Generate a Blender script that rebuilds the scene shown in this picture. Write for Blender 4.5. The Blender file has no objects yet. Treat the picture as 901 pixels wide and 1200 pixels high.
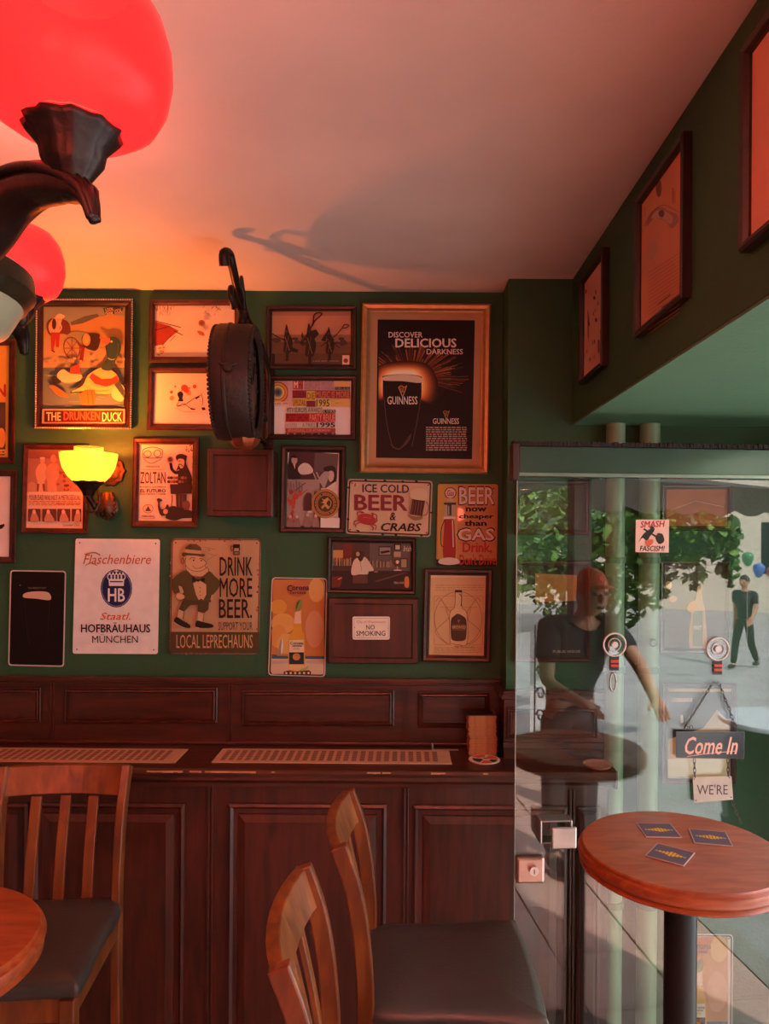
import bpy, bmesh, math, random
from mathutils import Vector, Matrix
from mathutils.geometry import tessellate_polygon
random.seed(7)
PI = math.pi
scene = bpy.context.scene
COL = scene.collection

# ---------------------------------------------------------------- camera
F, VX, VY = 867.0, 474.0, 625.0
CZ = 1.78
ROLL = math.radians(0.4)
cam = bpy.data.cameras.new('camera'); camo = bpy.data.objects.new('camera', cam); COL.objects.link(camo)
cam.sensor_fit = 'HORIZONTAL'; cam.sensor_width = 36; cam.lens = 36 * F / 901
cam.shift_x = -(VX - 450.5) / 901; cam.shift_y = (VY - 600) / 901
cam.clip_start = 0.02
RC = Matrix.Rotation(PI / 2, 3, 'X') @ Matrix.Rotation(ROLL, 3, 'Z')
camo.matrix_world = Matrix.Translation((0, 0, CZ)) @ RC.to_4x4()
scene.camera = camo
CAM = Vector((0, 0, CZ))
# ---------------------------------------------------------------- view, world, sun
vs = scene.view_settings
vs.view_transform = 'Standard'; vs.look = 'None'; vs.gamma = 1; vs.exposure = 1.0
vs.use_curve_mapping = False
scene.cycles.max_bounces = 8; scene.cycles.transparent_max_bounces = 24
scene.cycles.diffuse_bounces = 4; scene.cycles.glossy_bounces = 4
scene.cycles.sample_clamp_indirect = 4.0
scene.cycles.use_denoising = True
world = bpy.data.worlds.new('sky'); scene.world = world; world.use_nodes = True
wn = world.node_tree.nodes; wl = world.node_tree.links
tcw = wn.new('ShaderNodeTexCoord'); sepw = wn.new('ShaderNodeSeparateXYZ'); rmp = wn.new('ShaderNodeValToRGB')
wl.new(tcw.outputs['Generated'], sepw.inputs[0]); wl.new(sepw.outputs['Z'], rmp.inputs[0]); wl.new(rmp.outputs[0], wn['Background'].inputs[0])
rmp.color_ramp.elements[0].position = 0; rmp.color_ramp.elements[0].color = (1, .96, .9, 1)
rmp.color_ramp.elements[1].position = .7; rmp.color_ramp.elements[1].color = (.78, .86, 1, 1)
wn['Background'].inputs[1].default_value = 3.0
sun = bpy.data.lights.new('sun', 'SUN'); sun.energy = 6.5; sun.angle = 0.02; sun.color = (1, .95, .88)
suno = bpy.data.objects.new('sun', sun); COL.objects.link(suno)
suno.rotation_euler = (math.radians(38), 0, math.radians(150))
RED_W, FILL_W, SCONCE_W = 7.5, 140.0, 15.0

# ---------------------------------------------------------------- helpers
def ray(px, py):
    return (RC @ Vector((px - VX, -(py - VY), -F))).normalized()
class Plane:
    def __init__(s, ax, val, n):
        s.ax, s.val, s.n = ax, val, n          # n: +1 / -1 direction of the visible side
    def pt(s, px, py, off=0.0):
        d = ray(px, py); v = s.val + s.n * off
        t = (v - CAM[s.ax]) / d[s.ax]
        return CAM + d * t
def aty(px, py, y): return Plane(1, y, -1).pt(px, py)
def atz(px, py, z): return Plane(2, z, 1).pt(px, py)
YW, YP, XB = 2.55, 2.41, 0.542
XP = .334
ZC, ZS = 2.612, 2.142
WALL, PIER, BEAM = Plane(1, YW, -1), Plane(1, YP, -1), Plane(0, XB, -1)
# glass door plane
GA = math.radians(4); GP = Vector((0.322, 2.12, 0)); GD = Vector((math.cos(GA), math.sin(GA), 0)); GN = Vector((math.sin(GA), -math.cos(GA), 0))
class GlassPlane:
    def pt(s, px, py, off=0.0):
        d = ray(px, py); p0 = GP + GN * off
        return CAM + d * ((p0 - CAM).dot(GN) / d.dot(GN))
GLASS = GlassPlane()
def mirror(p):
    p = Vector(p); return p - 2 * (p - GP).dot(GN) * GN
def mp(px, py, d): return mirror(aty(px, py, d))
def mz(px, py, z): return mirror(atz(px, py, z))

def srgb(h):
    if isinstance(h, str):
        h = h.lstrip('#'); c = [int(h[i:i + 2], 16) / 255 for i in (0, 2, 4)]
        return tuple((x / 12.92 if x <= .04045 else ((x + .055) / 1.055) ** 2.4) for x in c)
    return tuple(h[:3])
MATS = {}
def mat(name, col, rough=.5, metal=0, spec=.5, coat=0, noise=.08, nscale=30, emit=None, estr=0, bump=0, bscale=60):
    if name in MATS: return MATS[name]
    m = bpy.data.materials.new(name); m.use_nodes = True; nt = m.node_tree; b = nt.nodes['Principled BSDF']
    c = srgb(col)
    b.inputs['Roughness'].default_value = rough; b.inputs['Metallic'].default_value = metal
    b.inputs['Specular IOR Level'].default_value = spec; b.inputs['Coat Weight'].default_value = coat
    tc = nt.nodes.new('ShaderNodeTexCoord')
    if noise:
        n = nt.nodes.new('ShaderNodeTexNoise'); n.inputs['Scale'].default_value = nscale; n.inputs['Detail'].default_value = 4
        r = nt.nodes.new('ShaderNodeValToRGB')
        r.color_ramp.elements[0].position = .3; r.color_ramp.elements[1].position = .7
        r.color_ramp.elements[0].color = tuple(x * (1 - noise) for x in c) + (1,)
        r.color_ramp.elements[1].color = tuple(min(1, x * (1 + noise)) for x in c) + (1,)
        nt.links.new(tc.outputs['Object'], n.inputs['Vector']); nt.links.new(n.outputs['Fac'], r.inputs[0]); nt.links.new(r.outputs[0], b.inputs['Base Color'])
    else: b.inputs['Base Color'].default_value = c + (1,)
    if bump:
        n2 = nt.nodes.new('ShaderNodeTexNoise'); n2.inputs['Scale'].default_value = bscale; n2.inputs['Detail'].default_value = 6
        bp = nt.nodes.new('ShaderNodeBump'); bp.inputs['Strength'].default_value = bump; bp.inputs['Distance'].default_value = .01
        nt.links.new(tc.outputs['Object'], n2.inputs['Vector']); nt.links.new(n2.outputs['Fac'], bp.inputs['Height']); nt.links.new(bp.outputs[0], b.inputs['Normal'])
    if emit: b.inputs['Emission Color'].default_value = srgb(emit) + (1,); b.inputs['Emission Strength'].default_value = estr
    MATS[name] = m; return m
def wood(name, c1, c2, rough=.35, stretch=(18, 18, 2.0), bump=.05, coat=.2):
    if name in MATS: return MATS[name]
    m = bpy.data.materials.new(name); m.use_nodes = True; nt = m.node_tree; b = nt.nodes['Principled BSDF']
    tc = nt.nodes.new('ShaderNodeTexCoord'); mpn = nt.nodes.new('ShaderNodeMapping'); mpn.inputs['Scale'].default_value = stretch
    n = nt.nodes.new('ShaderNodeTexNoise'); n.inputs['Scale'].default_value = 2.2; n.inputs['Detail'].default_value = 7; n.inputs['Distortion'].default_value = .6
    r = nt.nodes.new('ShaderNodeValToRGB'); r.color_ramp.elements[0].position = .32; r.color_ramp.elements[1].position = .7
    r.color_ramp.elements[0].color = srgb(c1) + (1,); r.color_ramp.elements[1].color = srgb(c2) + (1,)
    nt.links.new(tc.outputs['Object'], mpn.inputs[0]); nt.links.new(mpn.outputs[0], n.inputs['Vector']); nt.links.new(n.outputs['Fac'], r.inputs[0]); nt.links.new(r.outputs[0], b.inputs['Base Color'])
    bp = nt.nodes.new('ShaderNodeBump'); bp.inputs['Strength'].default_value = bump; bp.inputs['Distance'].default_value = .004
    nt.links.new(n.outputs['Fac'], bp.inputs['Height']); nt.links.new(bp.outputs[0], b.inputs['Normal'])
    b.inputs['Roughness'].default_value = rough; b.inputs['Coat Weight'].default_value = coat; b.inputs['Coat Roughness'].default_value = .25
    MATS[name] = m; return m
def ink(col):
    return mat('ink_' + col.lstrip('#'), col, rough=.5, spec=.25, noise=.05, nscale=14)

def prop(o, label=None, cat=None, group=None, kind=None):
    if label: o['label'] = label
    if cat: o['category'] = cat
    if group: o['group'] = group
    if kind: o['kind'] = kind
    return o
def thing(name, loc, label, cat, group=None):
    o = bpy.data.objects.new(name, None); COL.objects.link(o); o.location = loc; o.empty_display_size = .05
    return prop(o, label, cat, group)
def wloc(o):
    v = Vector((0, 0, 0))
    while o is not None: v += o.location; o = o.parent
    return v
class B(object):
    """thin wrapper collecting geometry in one bmesh"""
    def __init__(s): s.bm = bmesh.new()
    def box(s, lo, hi, M=None, mi=0):
        lo, hi = Vector(lo), Vector(hi)
        vs_ = []
        for z in (lo.z, hi.z):
            for x, y in ((lo.x, lo.y), (hi.x, lo.y), (hi.x, hi.y), (lo.x, hi.y)):
                v = Vector((x, y, z)); vs_.append(s.bm.verts.new(M @ v if M else v))
        for f in ((3, 2, 1, 0), (4, 5, 6, 7), (0, 1, 5, 4), (1, 2, 6, 5), (2, 3, 7, 6), (3, 0, 4, 7)):
            fc = s.bm.faces.new([vs_[i] for i in f]); fc.material_index = mi
        return s
    def hull8(s, a, b, mi=0):
        """box between two quads a, b (4 points each)"""
        va = [s.bm.verts.new(p) for p in a]; vb = [s.bm.verts.new(p) for p in b]
        s.bm.faces.new(va[::-1]).material_index = mi; s.bm.faces.new(vb).material_index = mi
        for i in range(4):
            j = (i + 1) % 4
            s.bm.faces.new((va[i], va[j], vb[j], vb[i])).material_index = mi
        return s
    def sweep(s, pts, secs, closed=False, up=Vector((0, 0, 1))):
        """rectangular section w,t along pts; secs: list of (w,t)"""
        rings = []
        n = len(pts); pts = [Vector(p) for p in pts]
        for i, p in enumerate(pts):
            a = pts[max(0, i - 1)]; b = pts[min(n - 1, i + 1)]
            t = (b - a).normalized()
            sd = t.cross(up)
            if sd.length < 1e-4: sd = Vector((1, 0, 0))
            sd.normalize(); u2 = sd.cross(t).normalized()
            w, h = secs[i] if isinstance(secs, list) else secs
            rings.append([s.bm.verts.new(p + sd * (w / 2) * x + u2 * (h / 2) * y) for x, y in ((-1, -1), (1, -1), (1, 1), (-1, 1))])
        for i in range(n - 1):
            for k in range(4):
                j = (k + 1) % 4
                s.bm.faces.new((rings[i][k], rings[i][j], rings[i + 1][j], rings[i + 1][k]))
        s.bm.faces.new(rings[0][::-1]); s.bm.faces.new(rings[-1])
        return s
    def tube(s, pts, rad, seg=8, cap=True, mi=0):
        pts = [Vector(p) for p in pts]; n = len(pts); rings = []
        ref = None
        for i, p in enumerate(pts):
            t = (pts[min(n - 1, i + 1)] - pts[max(0, i - 1)]).normalized()
            if ref is None:
                ref = t.orthogonal().normalized()
            else:
                ref = (ref - t * ref.dot(t)).normalized()
            bi = t.cross(ref)
            r = rad[i] if isinstance(rad, (list, tuple)) else rad
            rings.append([s.bm.verts.new(p + (ref * math.cos(2 * PI * k / seg) + bi * math.sin(2 * PI * k / seg)) * r) for k in range(seg)])
        for i in range(n - 1):
            for k in range(seg):
                j = (k + 1) % seg
                s.bm.faces.new((rings[i][k], rings[i][j], rings[i + 1][j], rings[i + 1][k])).material_index = mi
        if cap:
            s.bm.faces.new(rings[0][::-1]).material_index = mi; s.bm.faces.new(rings[-1]).material_index = mi
        return s
    def lathe(s, c, prof, seg=32, axis='Z', flute=0, nf=0, mi=0, cap0=True, cap1=True):
        c = Vector(c); rings = []
        for r, h in prof:
            ring = []
            for k in range(seg):
                a = 2 * PI * k / seg
                rr = r * (1 + flute * math.cos(a * nf)) if nf else r
                x, y = rr * math.cos(a), rr * math.sin(a)
                if axis == 'Z': v = Vector((x, y, h))
                elif axis == 'X': v = Vector((h, x, y))
                else: v = Vector((x, h, y))
                ring.append(s.bm.verts.new(c + v))
            rings.append(ring)
        for i in range(len(rings) - 1):
            for k in range(seg):
                j = (k + 1) % seg
                s.bm.faces.new((rings[i][k], rings[i][j], rings[i + 1][j], rings[i + 1][k])).material_index = mi
        if cap0 and prof[0][0] > 1e-5: s.bm.faces.new(rings[0][::-1]).material_index = mi
        if cap1 and prof[-1][0] > 1e-5: s.bm.faces.new(rings[-1]).material_index = mi
        return s
    def ball(s, c, r, seg=10, sc=(1, 1, 1)):
        M = Matrix.Translation(c) @ Matrix.Diagonal((sc[0] * r, sc[1] * r, sc[2] * r, 1))
        bmesh.ops.create_uvsphere(s.bm, u_segments=seg, v_segments=max(4, seg // 2 + 1), radius=1, matrix=M)
        return s
    def loft(s, rings, mi=0, close=True):
        R = [[s.bm.verts.new(p) for p in ring] for ring in rings]; n = len(R[0])
        for i in range(len(R) - 1):
            for k in range(n):
                j = (k + 1) % n
                s.bm.faces.new((R[i][k], R[i][j], R[i + 1][j], R[i + 1][k])).material_index = mi
        return s
def mk(name, b, mats, parent=None, loc=None, smooth=False, bevel=0, subsurf=0, local=False, kind=None, label=None):
    bm = b.bm if isinstance(b, B) else b
    me = bpy.data.meshes.new(name); org = Vector((0, 0, 0))
    if not local:
        org = wloc(parent) if parent is not None else (Vector(loc) if loc is not None else org)
        bmesh.ops.translate(bm, verts=bm.verts, vec=-org)
    bmesh.ops.recalc_face_normals(bm, faces=bm.faces)
    bm.to_mesh(me); bm.free()
    for m in (mats if isinstance(mats, (list, tuple)) else [mats]): me.materials.append(m)
    o = bpy.data.objects.new(name, me); COL.objects.link(o)
    if parent is not None: o.parent = parent
    elif not local: o.location = org
    if smooth:
        for p in me.polygons: p.use_smooth = True
        if smooth != 'all': me.set_sharp_from_angle(angle=math.radians(42))
    if bevel:
        md = o.modifiers.new('bevel', 'BEVEL'); md.width = bevel; md.segments = 2; md.limit_method = 'ANGLE'
    if subsurf:
        md = o.modifiers.new('sub', 'SUBSURF'); md.levels = subsurf; md.render_levels = subsurf
    prop(o, label, None, None, kind)
    return o
def crom(P, n=6, closed=False):
    out = []; m = len(P); P = [Vector(p) if len(p) == 3 else Vector((p[0], p[1])) for p in P]
    rng = range(m) if closed else range(m - 1)
    for i in rng:
        if closed: a, b, c, d = P[(i - 1) % m], P[i], P[(i + 1) % m], P[(i + 2) % m]
        else: a, b, c, d = P[max(0, i - 1)], P[i], P[i + 1], P[min(m - 1, i + 2)]
        for k in range(n):
            t = k / n
            out.append(.5 * ((2 * b) + (c - a) * t + (2 * a - 5 * b + 4 * c - d) * t * t + (3 * b - a - 3 * c + d) * t ** 3))
    if not closed: out.append(P[-1])
    return out

# ---- text to flat polygons
_tc = {}
def text_mesh(s, bold=0.0, shear=0.0):
    key = (s, bold, shear)
    if key in _tc: return _tc[key]
    cu = bpy.data.curves.new('t', 'FONT'); cu.body = s; cu.size = 1; cu.resolution_u = 2; cu.offset = 0; cu.shear = shear
    o = bpy.data.objects.new('t', cu); COL.objects.link(o)
    dg = bpy.context.evaluated_depsgraph_get()
    me = o.evaluated_get(dg).to_mesh()
    vsx = [v.co.copy() for v in me.vertices]; fs = [tuple(p.vertices) for p in me.polygons]
    o.evaluated_get(dg).to_mesh_clear(); bpy.data.objects.remove(o); bpy.data.curves.remove(cu)
    if bold > 0:
        n0 = len(vsx); V0 = list(vsx); F0 = list(fs); e = bold * .55
        for q, (dx, dy) in enumerate(((e, 0), (-e, 0), (0, e * .7), (0, -e * .7))):
            vsx += [v + Vector((dx, dy, .00003 * (q + 1))) for v in V0]; fs += [tuple(i + n0 * (q + 1) for i in f) for f in F0]
    _tc[key] = (vsx, fs); return _tc[key]

class Art:
    """flat print drawn in photo pixels on a plane; Z() lets coordinates of an enlargement be used"""
    def __init__(s, plane, off): 
        s.pl, s.off, s.k = plane, off, 0; s.b = B(); s.t = B(); s.m = []; s.mt = []; s.ox = s.oy = 0; s.sc = 1.0; s.clip = None
    def Z(s, ox, oy, sc): s.ox, s.oy, s.sc = ox, oy, sc; return s
    def _p(s, p): return (s.ox + p[0] / s.sc, s.oy + p[1] / s.sc)
    def _mi(s, col, lst):
        m = ink(col)
        if m not in lst: lst.append(m)
        return lst.index(m)
    def poly(s, pts, col, lay=True):
        if lay: s.k += 1
        off = s.off + s.k * .00012; mi = s._mi(col, s.m)
        if s.clip: pts = [(min(max(p[0], s.clip[0]), s.clip[1]), p[1]) for p in pts]
        P = [s._p(p) for p in pts]
        vs_ = [s.b.bm.verts.new(s.pl.pt(x, y, off)) for x, y in P]
        for tri in tessellate_polygon([[Vector((x, y, 0)) for x, y in P]]):
            try: s.b.bm.faces.new([vs_[i] for i in tri]).material_index = mi
            except ValueError: pass
        return s
    def rect(s, x0, y0, x1, y1, col, ln=0): return s.poly([(x0, y0), (x1, y0), (x1 - ln, y1), (x0 - ln, y1)], col)
    def blob(s, pts, col, n=5): return s.poly([tuple(p) for p in crom([Vector(p) for p in pts], n, True)], col)
    def ell(s, cx, cy, rx, ry, col, rot=0, n=24):
        c, q = math.cos(rot), math.sin(rot)
        return s.poly([(cx + rx * math.cos(2 * PI * i / n) * c - ry * math.sin(2 * PI * i / n) * q, cy + rx * math.cos(2 * PI * i / n) * q + ry * math.sin(2 * PI * i / n) * c) for i in range(n)], col)
    def line(s, pts, w, col, smooth=False):
        if smooth: pts = [tuple(p) for p in crom([Vector(p) for p in pts], 5)]
        s.k += 1
        for a, b in zip(pts[:-1], pts[1:]):
            d = Vector(b) - Vector(a)
            if d.length < 1e-6: continue
            n = Vector((-d.y, d.x)).normalized() * w / 2; e = d.normalized() * w * .2
            a, b = Vector(a) - e, Vector(b) + e
            s.poly([tuple(a + n), tuple(b + n), tuple(b - n), tuple(a - n)], col, False)
        return s
    def ring(s, cx, cy, rx, ry, w, col, n=28, rot=0):
        c, q = math.cos(rot), math.sin(rot)
        return s.line([(cx + rx * math.cos(2 * PI * i / n) * c - ry * math.sin(2 * PI * i / n) * q, cy + rx * math.cos(2 * PI * i / n) * q + ry * math.sin(2 * PI * i / n) * c) for i in range(n + 1)], w, col)
    def text(s, txt, x0, y0, x1, y1, col, bold=0.0, shear=0.0, rot=0, dy=0):
        """fits the text's bounding box to x0..x1 (left..right), y0..y1 (top..bottom)"""
        s.k += 1; off = s.off + s.k * .00012; mi = s._mi(col, s.mt)
        V, Fs = text_mesh(txt, bold, shear)
        if not V: return s
        a0 = min(v.x for v in V); a1 = max(v.x for v in V); b0 = min(v.y for v in V); b1 = max(v.y for v in V)
        cx, cy = (x0 + x1) / 2, (y0 + y1) / 2; c, q = math.cos(rot), math.sin(rot)
        vs_ = []
        for v in V:
            x = x0 + (v.x - a0) / (a1 - a0) * (x1 - x0) - cx; y = y1 - (v.y - b0) / (b1 - b0) * (y1 - y0) - cy
            y += dy * (v.x - a0) / (a1 - a0)
            X, Y = s._p((cx + x * c - y * q, cy + x * q + y * c))
            vs_.append(s.t.bm.verts.new(s.pl.pt(X, Y, off + v.z)))
        for f in Fs:
            try: s.t.bm.faces.new([vs_[i] for i in f]).material_index = mi
            except ValueError: pass
        return s
    def lines_of_print(s, x0, y0, x1, y1, n, col, frac=.45, seed=1):
        rr = random.Random(seed); h = (y1 - y0) / n
        for i in range(n):
            x = x0; s.k += 1
            while x < x1:
                w = rr.uniform(.04, .13) * (x1 - x0)
                s.poly([(x, y0 + i * h), (min(x1, x + w), y0 + i * h), (min(x1, x + w), y0 + i * h + h * frac), (x, y0 + i * h + h * frac)], col, False)
                x += w + .02 * (x1 - x0)
        return s
    def done(s, parent):
        if s.m: mk('print', s.b, s.m, parent)
        else: s.b.bm.free()
        if s.mt: mk('lettering', s.t, s.mt, parent)
        else: s.t.bm.free()

def quad_inset(Q, t):
    """inset px quad (tl,tr,br,bl) by t px"""
    Q = [Vector(q) for q in Q]; out = []
    for i in range(4):
        p, a, b = Q[i], Q[(i - 1) % 4], Q[(i + 1) % 4]
        da = (a - p).normalized(); db = (b - p).normalized()
        out.append(p + (da + db) * t)
    return out
def Qbox(x0, y0, x1, y1, ln=None):
    ln = (y1 - y0) * .012 if ln is None else ln
    return [(x0, y0), (x1, y0), (x1 - ln, y1), (x0 - ln, y1)]
MAHOG = wood('mahogany', '#2d120b', '#4f2114', rough=.38)
MAHOG_H = wood('mahogany_across', '#2d120b', '#4f2114', rough=.36, stretch=(2, 18, 18))
FRAMEW = wood('frame_wood', '#2e110a', '#4e1f11', rough=.32, stretch=(12, 12, 12))
DARKF = wood('dark_frame_wood', '#190c0a', '#2c1610', rough=.35, stretch=(12, 12, 12))
def picture(label, Q, bw, plane, cat='picture', frame=FRAMEW, depth=.02, paper='#e6dccb', group=None, inner=None, name='framed_picture', beads=False):
    """frame + backing; returns (thing, art)"""
    c = sum((plane.pt(x, y, 0) for x, y in Q), Vector()) / 4
    bot = (plane.pt(*Q[2], .0) + plane.pt(*Q[3], .0)) / 2
    t = thing(name, bot, label, cat, group)
    rings = []
    for ins, off in ((0, .0008), (0, depth * .8), (bw * .18, depth), (bw * .55, depth * .93), (bw * .85, depth * .6), (bw, depth * .55), (bw, depth * .3)):
        rings.append([plane.pt(p[0], p[1], off) for p in quad_inset(Q, ins)])
    mk('frame', B().loft(rings), frame, t)
    A = Art(plane, depth * .33)
    q = quad_inset(Q, bw * .97)
    bk = B(); bk.hull8([plane.pt(p[0], p[1], depth * .1) for p in q], [plane.pt(p[0], p[1], depth * .32) for p in q]); mk('backing_sheet', bk, ink(paper), t)
    if beads:
        bb = B(); P = [plane.pt(p[0], p[1], depth) for p in quad_inset(Q, 1.0)]
        for i in range(4):
            a, b_ = P[i], P[(i + 1) % 4]; n = int((b_ - a).length / .008)
            for k in range(n): bb.ball(a.lerp(b_, k / n), .0036, 6)
        o = mk('bead_edge', bb, mat('bead_silver', '#b9a58a', .35, .8), t)
    return t, A
def plate(label, Q, plane, col, cat='sign', off=.004, th=.003, rad=4, edge=None, ew=2.0, holes=True, name='metal_sign', ecol='#c9c2b8'):
    """tin sign with rounded corners"""
    t = thing(name, (plane.pt(*Q[2]) + plane.pt(*Q[3])) / 2, label, cat)
    def rounded(Q, r, n=4):
        out = []; Qv = [Vector(q) for q in Q]
        for i in range(4):
            p, a, b = Qv[i], Qv[(i - 1) % 4], Qv[(i + 1) % 4]
            A_ = p + (a - p).normalized() * r; B_ = p + (b - p).normalized() * r
            for k in range(n + 1):
                u = k / n; out.append(A_ * (1 - u) ** 2 + p * 2 * u * (1 - u) + B_ * u * u)
        return out
    R = rounded(Q, rad)
    b = B()
    lo = [b.bm.verts.new(plane.pt(p.x, p.y, .0006)) for p in R]; hi = [b.bm.verts.new(plane.pt(p.x, p.y, off + th)) for p in R]
    n = len(R)
    for i in range(n): b.bm.faces.new((lo[i], lo[(i + 1) % n], hi[(i + 1) % n], hi[i]))
    b.bm.faces.new(hi); b.bm.faces.new(lo[::-1])
    mk('plate', b, mat('tin_' + (ecol if edge else col).lstrip('#'), ecol if edge else col, .38, 0, coat=.2, noise=.06), t)
    A = Art(plane, off + th)
    if edge: A.poly([tuple(p) for p in rounded(quad_inset(Q, ew), rad * .8)], edge); A.poly([tuple(p) for p in rounded(quad_inset(Q, ew + 1.6), rad * .7)], col)
    if holes:
        for p in quad_inset(Q, 5): A.ell(p.x, p.y, .9, .9, '#2a1c18', n=8)
    return t, A

# ---------------------------------------------------------------- room materials
def wallmat(name, c, bump=.12):
    return mat(name, c, rough=.62, spec=.35, noise=.07, nscale=3, bump=bump, bscale=90)
GREEN = wallmat('green_wall_paint', '#2a5236')
SOFF = wallmat('green_soffit_daylit', '#577f62')  # wall green raised so the underside carries daylight in its colour
CEIL = wallmat('ceiling_paint', '#d3c6bc', .06)
PLAS = wallmat('plain_plaster', '#8c7a66')

# ---------------------------------------------------------------- room shell
XL, XR, YF = -3.4, 1.55, -4.2
def struct(name, b, m, label, **k):
    o = mk(name, b, m, **k); o['kind'] = 'structure'; o['label'] = label; return o
struct('ceiling', B().box((XL - .1, YF - .1, ZC), (XB + .01, YW + .1, ZC + .1)), CEIL, 'smooth pale ceiling washed in pink and orange lamp light')
struct('wall_back', B().box((XL, YW, 0), (XP, YW + .1, ZC)), GREEN, 'dark green back wall hung with framed posters')
struct('wall_back_right', B().box((XP, YP, 0), (XR, YW + .1, ZC)), GREEN, 'green pier wall standing forward behind the glass door')
struct('wall_right', B().box((XB, YF, ZS), (XR + .1, YP, ZC)), [GREEN], 'boxed green beam along the right with three framed pictures')
# beam underside, its green lightened in the paint for daylight
struct('trim_1', B().box((XB + .002, YF, ZS - .006), (XR + .1, YP, ZS)), SOFF, 'green underside of the beam over the door, daylight painted in')
struct('wall_left', B().box((XL - .1, YF, 0), (XL, YW, ZC)), GREEN, 'green left wall out of view')
struct('wall_front', B().box((XL, YF - .1, -.0), (XR, YF, ZC)), PLAS, 'plain wall behind the camera')
struct('floor', B().box((XL, YF, -.14), (XR, YW, -.012)), mat('grout', '#6b5850', .8), 'pinkish tiled floor')
floor = bpy.data.objects['floor']
TILE = mat('floor_tile_glaze', '#c09a8c', .3, noise=.12, nscale=4, bump=.05)
tb = B(); tb.box((0, 0, -.012), (.372, .372, 0)); tile0 = mk('floor_tile', tb, TILE, local=True, bevel=.003)
tile0.parent = floor; n = 0
for i in range(-3, 5):
    for j in range(-9, 6):
        x, y = XR - (5 - i) * .38, j * .38 + .02
        if n == 0: o = tile0
        else: o = tile0.copy(); COL.objects.link(o); o.parent = floor
        o.location = (x, y, 0.0005 * ((i * 7 + j * 3) % 3)); n += 1
# skirting step at the street side
struct('trim_2', B().box((XR, YF, -.6), (XR + .12, YP, 0.0)), mat('step_stone', '#8d8780', .7, bump=.2), 'stone step at the open street front')
GPOST = mat('street_front_paint', '#2c3a30', .5)
for k, (y0, y1) in enumerate(((2.05, 2.41), (-4.2, -3.9))):
    struct('trim_%d' % (3 + k), B().box((XR - .08, y0, 0), (XR + .06, y1, ZS - .006)), GPOST, 'painted timber jamb of the open street front', bevel=.006)

# ---- wainscot along the back wall above the counter
ZT = 1.054      # counter top
def moulded_panel(b, plane, Q, off0, ins, h):
    """raised moulding ring around Q then recessed/raised field"""
    rings = []
    for t, o in ((0, 0), (0, h), (ins * .25, h * 1.25), (ins * .5, h * .7), (ins * .8, h * .9), (ins, .001), (ins * 1.6, .001)):
        rings.append([plane.pt(p[0], p[1], off0 + o) for p in quad_inset(Q, t)])
    b.loft(rings)
wz = WALL.pt(300, 794).z
w = thing('trim_5', (-1.2, YW, ZT), 'dark mahogany wainscot with long moulded panels above the counter', 'wainscot'); del w['category']; w['kind'] = 'structure'
b = B().box((XL, YW - .016, ZT - .02), (XP, YW - .0005, wz)); mk('wainscot_board', b, MAHOG_H, w)
b = B().box((XL, YW - .030, wz - .012), (XP, YW - .0165, wz + .004)); b.box((XL, YW - .024, wz - .020), (XP, YW - .0165, wz - .0125)); mk('cap_rail', b, MAHOG_H, w, bevel=.003)
b = B().box((XL, YW - .026, ZT + .0005), (XP, YW - .0165, ZT + .012)); mk('bottom_bead', b, MAHOG_H, w, bevel=.003)
for q in ((-160, 806, -95, 847), (-78, 806, 48, 847), (75, 806, 255, 848), (283, 809, 462, 851), (490, 811, 574, 853)):
    b = B(); moulded_panel(b, Plane(1, YW - .0165, -1), Qbox(*q, ln=.5), 0, 6, .009); mk('panel_moulding', b, FRAMEW, w)
for x in (-86, 60, 268, 474):
    p0 = aty(x, 800, YW - .0165); b = B(); b.box((p0.x - .003, YW - .021, ZT + .012), (p0.x + .003, YW - .0165, wz - .0205)); b.box((p0.x + .008, YW - .019, ZT + .012), (p0.x + .012, YW - .0165, wz - .0205)); mk('stile_bead', b, FRAMEW, w)
# pier wainscot (seen through the glass)
w = thing('trim_6', (.48, YP, ZT), 'mahogany wainscot box on the pier behind the glass door', 'wainscot'); del w['category']; w['kind'] = 'structure'
xr = aty(705, 850, YP).x; zt = aty(650, 811, YP).z
b = B().box((XP - .0085, YP - .02, ZT + .0005), (xr, YP - .0005, zt)); b.box((XP - .0085, YP, ZT + .0005), (XP - .0005, YW - .032, zt)); mk('wainscot_board', b, MAHOG_H, w)
b = B().box((XP - .015, YP - .036, zt - .001), (xr + .006, YP - .0005, zt + .01)); b.box((XP - .019, YP - .028, zt - .02), (xr + .004, YP - .0205, zt - .0015)); b.box((XP - .024, YP, zt - .02), (XP - .0095, YW - .032, zt + .01)); mk('cap_rail', b, MAHOG_H, w, bevel=.003)
b = B(); moulded_panel(b, Plane(1, YP - .0205, -1), Qbox(560, 828, 700, 868, ln=.5), 0, 6, .009)
b2 = B(); moulded_panel(b2, Plane(1, YP - .0205, -1), Qbox(594, 829, 701, 866, ln=.5), 0, 6, .009); b.bm.free(); mk('panel_moulding', b2, FRAMEW, w)
b = B().box((XP - .0125, YP - .032, aty(600, 872, YP).z - .006), (xr + .003, YP - .0205, aty(600, 866, YP).z - .002)); mk('bottom_bead', b, FRAMEW, w, bevel=.003)

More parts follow.
